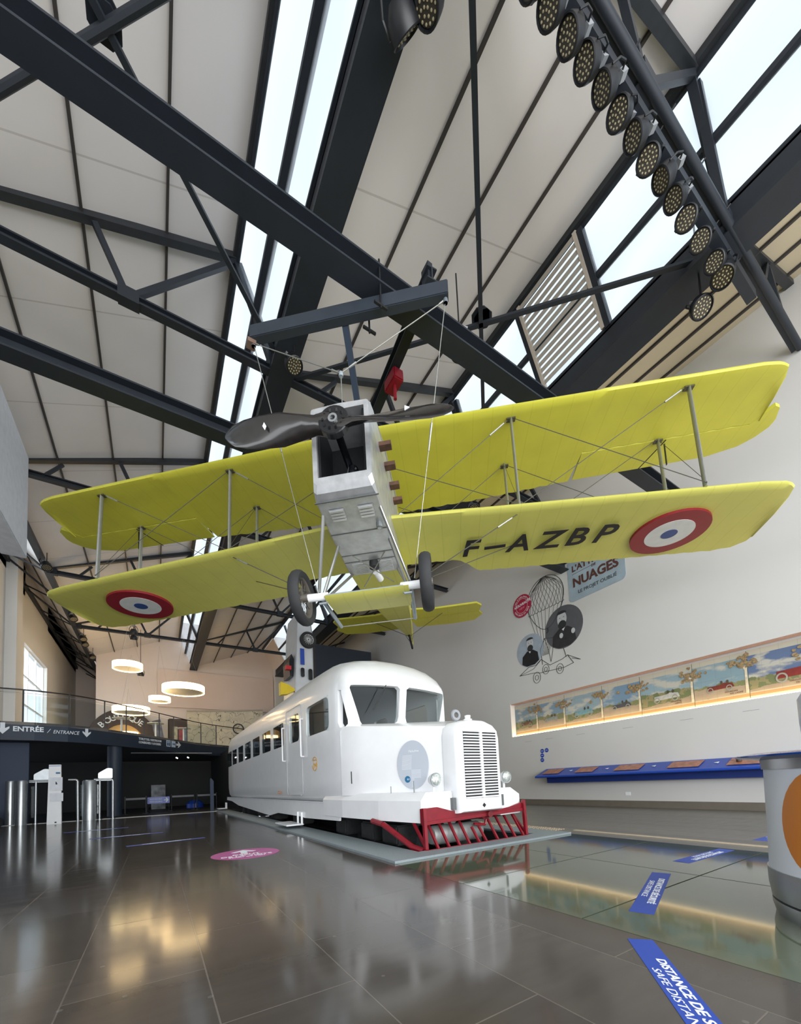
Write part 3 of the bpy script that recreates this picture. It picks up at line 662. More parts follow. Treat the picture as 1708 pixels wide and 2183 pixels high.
for s in (-1, 1):
    xs = frange(3.905, 7.08, .1); la = [(3.9, 1.12), (6.76, 1.12), (6.80, .82), (6.95, .80), (7.05, 1.0), (7.1, 1.15)]; ta = [(3.9, 1.76), (6.3, 1.72), (6.8, 1.58), (7.0, 1.40), (7.1, 1.2)]
    secs = []
    for x in xs:
        a, b = interp(la, x), interp(ta, x); z = zU(x)
        secs.append([(s*x, a, z+.05), (s*x, a+.3*(b-a), z+.055), (s*x, b, z+.006), (s*x, b, z-.012), (s*x, a+.3*(b-a), z-.015), (s*x, a, z-.01)])
    MB().loft(secs).build('aileron', YEL, plane, smooth=True)
    MB().bar((s*5.35, 1.2, GAP-.02), (s*5.35, 1.2, GAP-.42), .03, .012).build('aileron_horn', BLACK, plane)
    MB().bar((s*5.35, 1.13, GAP), (s*5.0, 1.5, GAP-.2), .012, .012).build('aileron_rod', BLACK, plane)
LEL = [(0, -.22), (6.0, .07), (6.40, .13), (6.55, .26), (6.66, .7), (6.75, 1.45)]
TEL = [(0, 1.20), (1.55, 1.24), (1.95, 1.70), (4.9, 1.80), (6.3, 1.84), (6.6, 1.78), (6.75, 1.62)]
lw = []
for s in (-1, 1):
    xs = [s*x for x in frange(.40, 6.75, .078)]
    lw.append(wing(LEL, TEL, zL, xs, .10).build('lower_wing', YEL2, plane, smooth=True))
# markings on the underside of the lower wings
def under(x, y): return (x, y, zL(x)-.047)
for s, w_ in ((-1, lw[0]), (1, lw[1])):
    cxr, cyr = s*5.18, 1.06
    rr = MB()
    for R1, m_, nm, dz in ((.60, ROUNDR, 'roundel', 0), (.375, ROUNDW, 'roundel_white', .004), (.125, ROUNDB, 'roundel_centre', .008)):
        k = MB(); n = 40
        vs = [under(cxr+R1*math.cos(2*PI*i/n)*1.0, cyr+R1*math.sin(2*PI*i/n)) for i in range(n)]
        vs = [(a, b, c-dz) for a, b, c in vs]; k.add(vs+[(a, b, c+.05) for a, b, c in vs], [tuple(range(n)), tuple(range(2*n-1, n-1, -1))]+[(i, (i+1) % n, n+(i+1) % n, n+i) for i in range(n)])
        k.build(nm, m_, w_)
u_ = Vector((1, .03, DL)).normalized(); v_ = Vector((0, -1, 0)); v_ = (v_-u_*v_.dot(u_)).normalized()
# seen from below: the reading direction runs outward on the right wing
LTR = [('F', 1.57), ('A', 2.40), ('Z', 2.90), ('B', 3.40), ('P', 3.87)]
MB().box(1.995, 2.37, .83, .905, zL(2.2)-.058, zL(2.2)-.045).build('registration_dash', LETB, lw[1])
for ch, x in LTR: text('registration_letter', ch, .68, LETB, lw[1], (x, 1.06, zL(x)-.052), u_, v_, .003, bold=.012, shear=.12, sx={'F': .95, 'A': .86, 'Z': .95, 'B': .9, 'P': .9}[ch])
# struts
S1, S2, CH = 2.4994, 5.2, .9663
AL2 = mat('strut_aluminium', 'a3a5a3', .35, .7, .06, 14)
def stp(mb, p0, p1, w=.075, t=.032):
    """streamlined strut"""
    p0, p1 = Vector(p0), Vector(p1); n = 10; sec = []
    for p in (p0, p1): sec.append([p+Vector((t*.5*math.sin(2*PI*i/n), w*.5*math.cos(2*PI*i/n), 0)) for i in range(n)])
    return mb.loft(sec)
for s in (-1, 1):
    for sx in (S1, S2):
        for dy in (0, CH):
            x = s*sx; yu = .0117*sx+.0817+dy; yl = .0089*sx+dy
            o = stp(MB(), (x, yl, zL(x)+.02), (x, yu, zU(x)), .085, .045).build('wing_strut', AL2, plane, smooth=True)
            MB().box(x-.07, x+.07, yu-.04, yu+.04, zU(x)-.05, zU(x)-.03).build('strut_fitting', mat('oily_fitting', '5b5a4a', .5, .6), o)
# bracing wires
WIRE = mat('bracing_wire', '5f5f57', .45, .6)
def wire(p, q, r=.006): MB().tube(p, q, r, 5).build('bracing_wire', WIRE, plane)
for s in (-1, 1):
    for dy in (0, CH):
        wire((s*.42, dy, .05), (s*S1, dy+.11, zU(S1))); wire((s*.46, dy, 1.0), (s*S1, dy, 0))
        wire((s*S1, dy, zL(S1)+.05), (s*S2, dy+.12, zU(S2))); wire((s*S1, dy+.11, zU(S1)), (s*S2, dy, zL(S2)+.05))
    wire((s*S1, 0, 0.02), (s*S1, CH+.11, zU(S1)), .004); wire((s*S2, 0, -.1), (s*S2, CH+.14, zU(S2)), .004)
    wire((s*.85, -.35, -1.22), (s*S1, .1, -.08), .008); wire((s*.85, -.3, -1.22), (s*S1, CH, -.08), .008)
    for (px, py, pz), (qx, qy, qz) in (((s*.42, 0, .05), (s*S1, .11, zU(S1))), ((s*S1, 0, -.05), (s*S2, .12, zU(S2))), ((s*.85, -.35, -1.22), (s*S1, .1, -.08))):
        a = Vector((px, py, pz)); b = Vector((qx, qy, qz)); d = (b-a).normalized()
        MB().tube(b-d*.45, b-d*.15, .014, 6).build('turnbuckle', CABLE, plane)
# fuselage
def fsec(y, w, zt, zb, r=.06, rb=.02):
    return [(-w+rb, y, zb), (-w, y, zb+rb), (-w, y, zt-r), (-w+r*.3, y, zt-r*.3), (-w+r, y, zt), (0, y, zt+r*.6), (w-r, y, zt), (w-r*.3, y, zt-r*.3), (w, y, zt-r), (w, y, zb+rb), (w-rb, y, zb)]
cowl = MB().loft([fsec(-1.40, .40, .80, -.30, .03, .05), fsec(-1.34, .42, .83, -.38, .04, .04), fsec(-1.22, .435, .86, -.42), fsec(-.5, .46, .95, -.43, .12), fsec(.35, .47, 1.0, -.43, .2), fsec(.66, .47, 1.0, -.42, .2)], cap=True)
cw_ = raw(cowl, 'cowling', ALU)
ct = MB().box(-.335, .335, -1.7, -.75, -.20, .73); cut(cw_, [raw(ct, 't')])
cw_.parent = plane; cw_.data.materials.clear(); cw_.data.materials.append(ALU)
MB().box(-.33, .33, -.78, -.76, -.20, .73).build('firewall', mat('inner_cowl_black', '1a1c1f', .45, .3), cw_)
MB().box(-.331, -.30, -1.35, -.78, -.20, .73).build('inner_lining', mat('inner_cowl_black', '1a1c1f'), cw_); MB().box(.30, .331, -1.35, -.78, -.20, .73).build('inner_lining', mat('inner_cowl_black', '1a1c1f'), cw_)
MB().box(-.33, .33, -1.35, -.78, -.20, -.185).build('inner_tray', mat('dark_tray', '3a3c3e', .4, .5), cw_)
MB().prism([(-.12, 0), (.14, 0), (.20, -.12), (-.2, -.12)], (0, .02, .0), (0, -.95, -.05), (1, 0, 0), (0, 0, 1)).build('oil_chute', mat('polished_plate', 'a8aaa8', .3, .8), cw_)
eg = MB(); random.seed(3)
for i in range(9): eg.tube((random.uniform(-.05, .12), -1.05, random.uniform(.05, .28)), (random.uniform(-.05, .12), -.9, random.uniform(.05, .3)), .022, 6)
MB().tube((0, -1.66, .27), (0, -.78, .30), .05, 12).build('crankshaft', mat('dark_shaft', '33353a', .35, .8), cw_)
MB().lathe([(.07, -.1), (.09, 0), (.07, .1)], 10, (.05, -.95, .15)).build('carburettor', mat('dark_shaft', '33353a'), cw_)
MB().poly([(.1, -1.0, .2), (.05, -1.02, .1), (-.02, -1.0, .12), (.0, -.98, .25)], .018, 6).build('fuel_pipe', INOX, cw_)
for x in (-.20, .22):
    lo_ = MB().box(x-.11, x+.11, -1.08, -.84, -.437, -.428).build('louvre_plate', ALU, cw_)
    for j in range(4): MB().prism([(-.1, 0), (.1, 0), (.1, .035), (-.1, .035)], (0, 0, -.02), (x, -1.07+j*.058, -.432), (1, 0, 0), (0, 1, 0)).build('louvre', mat('bright_louvre', 'd5d7d8', .3, .6), lo_)
for x in (-.22, .24):
    lo_ = MB().box(x-.13, x+.13, .25, .62, -.437, -.428).build('louvre_plate', ALU, cw_)
    for j in range(9): MB().box(x-.12, x+.12, .27+j*.038, .285+j*.038, -.447, -.436).build('louvre', mat('bright_louvre', 'd5d7d8'), lo_)
for y in (-1.24, -.55, .02, .22):
    sm = MB().box(-.45, .45, y-.008, y+.008, -.436, -.425).build('panel_seam', mat('seam_shadow', '66696a', .5, .6), cw_)
MB().lathe([(.05, 0), (.05, -.08), (.03, -.09)], 12, (.34, -.66, -.42)).build('drain_plug', INOX, cw_)
vt = MB().lathe([(.085, 0), (.085, -.12), (.075, -.12)], 20, (.05, .30, -.42)).build('air_intake', mat('dark_intake', '3a3b3c', .5, .5), cw_)
MB().tube((.05, .40, -.55), (.10, .62, -.58), .055, 14).build('exhaust_stub', WHITE, cw_)
for j, y in enumerate((-.98, -.62, -.22, .12)): MB().box(.44, .62, y, y+.11, .50-.0*j, .56).build('exhaust_port', mat('rusty_wood_brown', '5a3f30', .7, 0, .3, 12), cw_)
MB().box(-.5, -.43, -.9, -.8, .30, .40).build('side_lug', mat('rusty_wood_brown', '5a3f30'), cw_)
for s in (-1, 1):
    MB().poly([(s*.41, -1.34, .80), (s*.46, -.5, .9), (s*.47, .66, .9)], .012, 5).build('corner_bead', ALU, cw_)
rear = MB().loft([fsec(.66, .465, 1.0, -.42, .2), fsec(1.3, .46, .98, -.36, .2), fsec(2.2, .42, .95, -.24, .18), fsec(3.6, .33, .9, .0, .14), fsec(5.0, .20, .85, .28, .1), fsec(6.2, .08, .82, .50, .04), fsec(6.7, .03, .80, .58, .01)])
rear.build('fuselage', YEL2, plane, smooth=False)
# propeller, two carved blades
ang = math.atan2(.11-.32, 1.5); prop = thing('propeller', None, None); prop.parent = plane; prop.location = (0, -1.66, .27)
bpy.context.view_layer.update()
PB_ = mat('dark_varnished_wood', '1c1918', .22, 0, .5, 14, .6, coat=.6)
for s in (1, -1):
    secs = []
    for q_, cwd, th, tw in ((.0, .30, .12, 10), (.12, .27, .12, 25), (.25, .21, .10, 44), (.42, .26, .07, 42), (.7, .36, .05, 32), (1.0, .36, .04, 25), (1.22, .32, .03, 20), (1.38, .24, .02, 17), (1.46, .14, .014, 15), (1.50, .04, .008, 15)):
        n = 12; t = math.radians(tw); sec = []
        for i in range(n):
            c, sn = .5*cwd*math.cos(2*PI*i/n), .5*th*math.sin(2*PI*i/n)
            sec.append((s*q_, c*math.sin(t)*1.0+sn*math.cos(t), s*(c*math.cos(t)-sn*math.sin(t))))
        secs.append(sec)
    o = MB().loft(secs).build('blade', PB_, prop, smooth=True)
    k = MB().prism([(-.02, .03), (.04, 0), (-.02, -.03)] if s > 0 else [(.02, .05), (0, -.0), (.03, -.05), (.05, .0)], (0, -.012, 0), (s*.93, -.075, s*-.0), (1, 0, 0), (0, 0, 1)); k.build('maker_mark', LETW, o)
prop.rotation_euler = (0, math.radians(4.0), 0)
h = MB().lathe([(0, -.06), (.185, -.06), (.195, -.05), (.195, .03), (0, .03)], 28, (0, 0, 0), Matrix(((1, 0, 0), (0, 0, 1), (0, -1, 0)))).build('boss', mat('boss_black', '1d1e20', .35, .2), prop)
for i in range(10): MB().tube((.135*math.cos(2*PI*i/10), -.075, .135*math.sin(2*PI*i/10)), (.135*math.cos(2*PI*i/10), -.055, .105*math.sin(2*PI*i/10)), .016, 6).build('boss_bolt', mat('boss_black', '1d1e20'), h)
ringplate(MB(), (0, -.055, 0), (1, 0, 0), (0, 0, 1), .06, .06, .55, .03, 16).build('lock_ring', INOX, h)
# tail
def flat(poly, z0, z1, nm, m_, s=1):
    return MB().prism([(s*a, b) for a, b in poly], (0, 0, z1-z0), (0, 0, z0), (1, 0, 0), (0, 1, 0)).build(nm, m_, plane, bevel=.012)
for s in (-1, 1):
    flat([(0, 4.9), (.9, 5.05), (2.1, 5.0), (2.25, 5.2), (2.2, 5.55), (0, 5.6)], .80, .85, 'tailplane', YEL, s)
    flat([(.1, 5.6), (2.2, 5.56), (2.32, 5.8), (2.1, 6.2), (1.4, 6.3), (.25, 6.25)], .81, .84, 'elevator', YEL, s)
    MB().tube((s*.05, 6.0, .45), (s*1.1, 5.4, .80), .008, 5).build('tail_brace', WIRE, plane)
MB().prism([(5.2, .85), (6.3, 1.6), (7.1, 1.7), (7.3, 1.2), (7.1, .55), (6.7, .42), (6.6, .8)], (.03, 0, 0), (-.015, 0, 0), (0, 1, 0), (0, 0, 1)).build('rudder', YEL, plane, bevel=.01)
MB().poly([(0, 5.9, .46), (0, 6.6, .34), (0, 6.75, .30)], .035, 8).build('tail_skid', BLACK, plane)
MB().tube((0.12, 6.1, .5), (0, 6.55, .38), .012).build('skid_stay', GALV, plane); MB().tube((-.12, 6.1, .5), (0, 6.55, .38), .012).build('skid_stay', GALV, plane)
# undercarriage
for s in (-1, 1):
    for (y0, x1, y1, z1) in ((-.97, .72, -.42, -1.25), (-.25, .66, -.36, -1.25), (.62, .68, -.20, -1.25)):
        stp(MB(), (s*.42, y0, -.42), (s*x1, y1, z1), .07, .05).build('gear_strut', AL2, plane, smooth=True)
    wh = thing('wheel', None, None); wh.parent = plane; wh.location = (s*.98, -.46, -1.33)
    Aw = Matrix(((0, 0, 1), (0, 1, 0), (-1, 0, 0)))
    MB().lathe([(.30, -.05), (.33, -.075), (.38, -.085), (.41, -.05), (.42, 0), (.41, .05), (.38, .085), (.33, .075), (.30, .05), (.30, -.05)], 40, (0, 0, 0), Aw).build('tyre', RUBBER, wh, smooth=True)
    MB().lathe([(.30, -.05), (.315, -.02), (.315, .02), (.30, .05), (.285, .03), (.285, -.03), (.30, -.05)], 32, (0, 0, 0), Aw).build('rim', mat('old_rim', '77726a', .5, .5), wh, smooth=True)
    for i in range(14):
        a = 2*PI*i/14; MB().tube((-.0, .05*math.cos(a), .05*math.sin(a)), (0, .29*math.cos(a+.3), .29*math.sin(a+.3)), .006, 4).build('spoke', mat('old_rim', '77726a'), wh)
    MB().lathe([(.06, -.09), (.06, .09)], 16, (0, 0, 0), Aw).build('hub', mat('old_rim', '77726a'), wh)
    MB().tube((s*.58, -.38, -1.30), (s*.90, -.44, -1.33), .06, 14).build('axle_sleeve', WHITE, plane)
    MB().poly([(s*.72, -.38, -1.28), (s*.70, .15, -1.34), (s*.68, .62, -1.38)], .035, 8).build('rear_spreader', GALV, plane)
    MB().poly([(s*.62, -.36, -1.24), (s*.62, -.36, -1.40), (s*.74, -.36, -1.40)], .02, 6).build('bungee_bracket', GALV, plane)
MB().tube((-.95, -.42, -1.32), (.95, -.42, -1.32), .028, 10).build('axle', GALV, plane)
MB().tube((-.68, .62, -1.38), (.68, .62, -1.38), .009, 6).build('rear_tie', CABLE, plane)
MB().loft([[(x, -.48, -1.34), (x, -.40, -1.29), (x, -.15, -1.28), (x, .18, -1.335), (x, .18, -1.345), (x, -.15, -1.37), (x, -.40, -1.385)] for x in (-.62, .70)]).build('axle_fairing', YEL2, plane, smooth=True)
for s in (-1, 1): MB().tube((s*.30, .0, -.42), (-s*.62, .0, -1.28) if 0 else (-s*.25, .55, -.62), .008, 5)
MB().tube((-.28, .02, -.43), (.35, .55, -.70), .010, 5).build('cross_wire', CABLE, plane); MB().tube((.30, .02, -.43), (-.2, .55, -.72), .010, 5).build('cross_wire', CABLE, plane)
# lifting gear
bar0 = Vector((1.20, 5.56, 7.64)); bar1 = Vector((3.39, 3.69, 7.64))
sb = thing('spreader_bar', 'dark blue spreader bar clamped under the nearest H-beam above the propeller', 'lifting bar', bar0)
MB().bar((0, 0, 0), bar1-bar0, .13, .2).build('tube_section', mat('bar_slate_paint', '2b323b', .5, 0, .08, 5), sb, bevel=.01)
MB().box(-.06, .06, -.06, .06, -.16, -.1).build('end_plate', mat('rusty_plate', '7b6558', .6, .3), sb)
pp = bar0+(bar1-bar0)*.58
cl = bar0+(bar1-bar0)*.645
for dz in (0,):
    for sd in (-.17, .17):
        MB().bar(cl-bar0+Vector((-.1, sd, -.16)), cl-bar0+Vector((.1, sd, -.16)), .03, .03).build('clamp_bar', BLACK, sb)
        MB().tube(cl-bar0+Vector((0, sd, -.2)), cl-bar0+Vector((0, sd, .52)), .015, 6).build('clamp_rod', BLACK, sb)
po = W(.02, .05, 1.62)
ps = bar0+(bar1-bar0)*.49
tag(keep(MB().bar(ps, po, .09, .09).build('suspension_post', NAVY, None), ps), 'dark square post leaning from the spreader bar down behind the metal nose', 'post').location = ps
def cable(lab, a, b, r=.006, links=None):
    c = thing('hanging_cable', lab, 'cable', a, 'cables carrying the biplane'); d = Vector(b)-Vector(a)
    MB().tube((0, 0, 0), d, r, 6).build('strand', CABLE, c)
    for l0, l1 in (links or []): MB().tube(d*l0, d*l1, .018, 6, .012).build('turnbuckle', CABLE, c)
    MB().lathe([(.03, -.03), (.035, 0), (.03, .03)], 10, (0, 0, -.02)).build('shackle', GALV, c)
e0, e1 = bar0+Vector((.03, -.02, -.12)), bar1+Vector((-.03, .03, -.12))
cable('thin cable from the left end of the spreader bar to the left wheel axle', e0, W(-.72, -.46, -1.28), links=[(.35, .42)])
cable('thin cable from the right end of the spreader bar down to the right wheel axle', e1, W(.80, -.50, -1.26), links=[(.42, .52)])
nk = W(0, -1.22, 1.10)
nj = nk+Vector((0, 0, .35))
cable('slack bridle cable from the left bar end to the top of the nose', e0, nj, .007, [(.0, .06), (.9, .96)])
cable('slack bridle cable from the right bar end to the top of the nose', e1, nj, .007, [(.0, .06), (.85, .92)])
cable('short vertical cable ending on top of the metal nose', nj, W(0, -1.22, .86), .008)

# ------------------------------------------------------------------ gallery
BC = [(-6.6, 21.1), (-5.15, 21.12), (-4.2, 21.25), (-3.2, 21.62), (-2.5, 22.1), (-1.9, 22.75), (-1.1, 23.7), (-.23, 24.7), (.9, 26.2), (2.1, 27.75), (3.0, 28.6), (3.85, 29.2), (6.5, 30.9)]
def along(t):
    """point and tangent on the gallery edge for arc length t from its left end"""
    for (a, b), (c, d) in zip(BC, BC[1:]):
        L = math.hypot(c-a, d-b)
        if t <= L or (c, d) == BC[-1]: k = t/L; return Vector((a+(c-a)*k, b+(d-b)*k, 0)), Vector((c-a, d-b, 0)).normalized()
        t -= L
LEN = sum(math.hypot(c-a, d-b) for (a, b), (c, d) in zip(BC, BC[1:]))
gal = MB().prism(BC+[(6.5, 31.5), (-3.3, 31.5), (-3.3, 38.5), (-6.6, 38.5)], (0, 0, .12), (0, 0, 3.98), (1, 0, 0), (0, 1, 0))
struct(gal.build('floor_gallery', mat('gallery_floor', 'b9b2a8', .5)))
fa = MB()
secs = []
for x, y in BC: secs.append([(x, y, 3.36), (x, y, 4.10), (x+.05, y+.15, 4.10), (x+.05, y+.15, 3.36)])
fa.loft(secs); fas = thing('gallery_fascia', 'curved navy fascia band of the gallery carrying the white entrance lettering', 'fascia', (-5, 21.1, 3.4))
keep(fa.build('band', NAVY, fas), (-5, 21.1, 3.4))
so = MB().prism([(x, y+.12) for x, y in BC]+[(6.5, 34.4), (-6.6, 34.4)], (0, 0, -.05), (0, 0, 3.42), (1, 0, 0), (0, 1, 0))
struct(so.build('ceiling_soffit', mat('grey_soffit', '3a3d40', .7)))
sof2 = MB().box(-12, -4.5, 22.2, 34.5, 3.4, 3.5); struct(sof2.build('ceiling_soffit', DARK))
def ftext(body, t, z, size, sx=1.0, shear=0.0, nm='fascia_lettering', bold=0.0):
    """lettering laid along the curved band, one word at a time"""
    p, d = along(t); n = Vector((d.y, -d.x, 0))
    text(nm, body, size, LETW, fas, p+n*.02+Vector((0, 0, z))-Vector((-5, 21.1, 3.4)), d, (0, 0, 1), .006, shear=shear, sx=sx, bold=bold)
def arrow(t, z, s, right=False):
    p, d = along(t); n = Vector((d.y, -d.x, 0)); o = p+n*.015+Vector((0, 0, z))-Vector((-5, 21.1, 3.4))
    A = [(-.07, .25), (-.07, .02), (-.20, .10), (-.20, .02), (0, -.22), (.20, .02), (.20, .10), (.07, .02), (.07, .25)]
    if right: A = [(y_, -x_) for x_, y_ in A]; A = [(-x_, y_) for x_, y_ in A]
    MB().prism([(a*s, b*s) for a, b in A], n*.012, o, d, (0, 0, 1)).build('arrow', LETW, fas)
arrow(1.50, 3.80, .95); ftext('ENTR\u00c9E', 1.78, 3.72, .27, .97, bold=.008); ftext('/', 2.79, 3.70, .24, 1.1, .3); ftext('ENTRANCE', 2.98, 3.69, .21, .80, .25); arrow(4.17, 3.80, .80)
ftext('TOILETTES / RESTROOM', 6.95, 3.80, .16, .88, bold=.003); ftext('CONSIGNES / LOCKERS', 6.95, 3.62, .16, .88, bold=.003)
for t_, m_ in ((8.95, 0), (9.38, 1)):
    p, d = along(t_); n = Vector((d.y, -d.x, 0)); o = p+n*.01+Vector((0, 0, 3.62))-Vector((-5, 21.1, 3.4))
    pc = MB().prism([(0, 0), (.34, 0), (.34, .36), (0, .36)], n*.01, o, d, (0, 0, 1)).build('pictogram', mat('pale_blue_sign', 'c9dcec', .5), fas)
    if m_ == 0:
        for px in (.10, .24):
            MB().prism([(px-.05, .05), (px+.05, .05), (px+.05, .22), (px-.05, .22)], n*.004, o+n*.011, d, (0, 0, 1)).build('figure', mat('sign_blue', '2c4f86', .5), pc)
            ellipse(MB(), o+n*.011+d*px+Vector((0, 0, .28)), d, (0, 0, 1), .035, .035, .004, 12).build('figure_head', mat('sign_blue', '2c4f86'), pc)
    else: MB().prism([(.05, .16), (.2, .16), (.2, .10), (.3, .18), (.2, .26), (.2, .20), (.05, .20)], n*.004, o+n*.011, d, (0, 0, 1)).build('figure', mat('sign_blue', '2c4f86'), pc)
arrow(10.0, 3.80, .85, True)
# balustrade
bal = thing('balustrade', 'dark handrail with slim posts and glass panels along the curved gallery edge', 'railing', (0, 24, 4.1))
BO = Vector((0, 24, 4.1)); hr = []
for i in range(41): p, d = along(1.3+i*(LEN-1.6)/40); hr.append(p+Vector((0, .08, 5.42))-BO)
MB().poly(hr, .028, 6).build('handrail', BLACK, bal)
MB().poly([p-Vector((0, 0, .13)) for p in hr], .008, 4).build('cable_rail', GREY, bal)
tpos = [1.35, 2.05, 3.5, 5.0, 6.2, 7.3, 8.4, 9.6, 10.8, 12.1, 13.4]
for i, t_ in enumerate(tpos):
    p, d = along(t_); b = p+Vector((0, .08, 4.0))-BO; MB().box(b.x-.025, b.x+.025, b.y-.025, b.y+.025, b.z, b.z+1.42).build('post', BLACK, bal)
for a, b in zip(tpos[1:], tpos[2:]):
    p, d = along(a+.04); q_, d2 = along(b-.04); p = p+Vector((0, .08, 4.12))-BO; q_ = q_+Vector((0, .08, 4.12))-BO
    MB().add([p, q_, q_+Vector((0, 0, 1.1)), p+Vector((0, 0, 1.1)), p+Vector((0, .012, 0)), q_+Vector((0, .012, 0)), q_+Vector((0, .012, 1.1)), p+Vector((0, .012, 1.1))],
             [(0, 1, 2, 3), (7, 6, 5, 4), (0, 4, 5, 1), (1, 5, 6, 2), (2, 6, 7, 3), (3, 7, 4, 0)]).build('glass_panel', GLASS, bal)
tag(MB().lathe([(.30, 0), (.30, 3.38)], 28, (-1.72, 23.6, 0)).build('round_column', NAVY, smooth=True), 'dark round column under the gallery behind the right turnstile', 'column')
# details on the gallery back wall
AW = 31.48
ar = thing('shop_arch', 'dark brown arch lettered with the shop sign on the gallery back wall', 'arch', (-1.85, AW, 4.1))
k = MB(); n = 28; vs = []
for i in range(n+1):
    a = PI*i/n
    for R in (2.55, 1.55):
        for y in (0, -.12): vs.append((R*.80*math.cos(a), y, R*math.sin(a)))
fs = []
for i in range(n):
    b = 4*i; fs += [(b, b+1, b+5, b+4), (b+2, b+6, b+7, b+3), (b+1, b+3, b+7, b+5), (b, b+4, b+6, b+2)]
k.add(vs, fs).build('arch_band', mat('dark_brown_wood', '3c2a22', .5), ar)
MB().prism([(1.23*math.cos(PI*i/20), 1.54*math.sin(PI*i/20)) for i in range(21)], (0, -.04, 0), (0, 0, 0), (1, 0, 0), (0, 0, 1)).build('shop_opening', mat('warm_shop_interior', 'a98a5a', .6), ar)
wordm = 'LA BOUTIQUE'
for i, ch in enumerate(wordm):
    if ch == ' ': continue
    a = PI*(.935-.064*i); c = Vector((1.86*.80*math.cos(a), -.13, 1.86*math.sin(a))); u = Vector((math.sin(a), 0, -math.cos(a))); 
    text('arch_letter', ch, .52, LETW, ar, c-u*.14, u, Vector((math.cos(a), 0, math.sin(a))), .01, bold=.006)
sh = thing('display_shelf', 'dark framed recess with colourful shelves beside the shop arch', 'shelf', (1.35, AW, 4.1))
MB().box(-.65, .75, -.1, 0, 0, 2.05).build('surround', mat('dark_brown_wood', '3c2a22'), sh, bevel=.1)
for i in range(3): MB().box(-.35+i*.35, -.08+i*.35, -.14, -.1, .1, 1.5).build('poster', mat('shelf_colour_%d' % i, ('c9c0a4', 'a8505a', '8fa3bd')[i], .6, 0, .4, 5), sh)
ab = MB().prism([(0, 0), (.55, 0), (.25, 1.9), (-.25, 1.75)], (0, .05, 0), (.0, 30.9, 4.1), (1, 0, 0), (0, 0, 1))
tag(ab.build('display_board', mat('printed_board', '6a6a78', .6, 0, .6, 3)), 'leaning printed display board right of the shop arch', 'board')
mapm = mat('crazed_map_panel', 'd3cbb4', .7, 0, .12, 2.2); q = NT(mapm); tc = q.n('ShaderNodeTexCoord'); vo = q.n('ShaderNodeTexVoronoi', feature='DISTANCE_TO_EDGE'); vo.inputs['Scale'].default_value = 1.3
nz_ = q.n('ShaderNodeTexNoise'); nz_.inputs['Scale'].default_value = 2; mxv = q.n('ShaderNodeVectorMath', operation='ADD'); q.l(tc.outputs['Object'], mxv.inputs[0]); q.l(nz_.outputs['Color'], mxv.inputs[1]); q.l(tc.outputs['Object'], nz_.inputs['Vector'])
q.l(mxv.outputs[0], vo.inputs['Vector']); ln = q.math('LESS_THAN', vo.outputs['Distance'], .012); prev = q.b.inputs['Base Color'].links[0].from_socket
q.l(q.mix(ln, prev, lin('4a463c')), q.b.inputs['Base Color'])
mpn = thing('map_panel', 'curved pale panel covered with a crackled road map on the gallery', 'panel', (3.6, 30.6, 4.1))
sec = []
for i in range(13):
    x = -1.8+i*.42; y = -.02*(i-6)**2*.3; sec.append([(x, y, 0), (x, y, 2.45+.03*i), (x, y+.1, 2.45+.03*i), (x, y+.1, 0)])
MB().loft(sec).build('map_surface', mapm, mpn)
cap_ = [(p[1][0], p[1][1]-.05, p[1][2]+.02) for p in sec]; MB().poly(cap_, .06, 6).build('top_lip', mat('cream_metal', 'bdb3a6'), mpn)
tag(MB().box(.1, 7.9, 31.3, 31.4, 6.95, 9.6).build('wall_banner', mat('pink_beige_banner', 'd9c6ba', .7, 0, .02, 1)), 'wide plain pinkish banner high on the gallery back wall', 'banner')
tag(MB().box(7.95, 8.9, 30.9, 31.45, 4.1, 12.0).build('white_pier', WALLM), 'pale wall pier right of the pinkish banner, behind the railcar roof', 'pier')
tag(ringplate(MB(), (5.0, 29.8, 5.35), (1, 0, 0), (0, 0, 1), .38, .38, .8, .05, 28).build('round_mirror_frame', BLACK), 'round dark framed disc on the gallery railing at the right end', 'disc')
for lab, x, y, hgt in (('white pedestal bar table in front of the shop arch', -1.55, 25.2, .95), ('white pedestal bar table beside the leaning display board', -.02, 26.6, .95), ('white pedestal bar table in front of the recessed shelves', 1.5, 28.6, .98)):
    t = thing('bar_table', lab, 'table', (x, y, 4.1), 'bar tables on the gallery')
    MB().lathe([(.0, hgt-.02), (.42, hgt-.02), (.42, hgt+.01), (0, hgt+.01)], 28).build('table_top', mat('pale_table_top', 'cfd2d0', .3), t)
    MB().lathe([(.05, 0), (.05, hgt-.02)], 14).build('stem', WHITE, t, smooth=True); MB().lathe([(.22, 0), (.22, .02), (.05, .04)], 20).build('foot', WHITE, t)
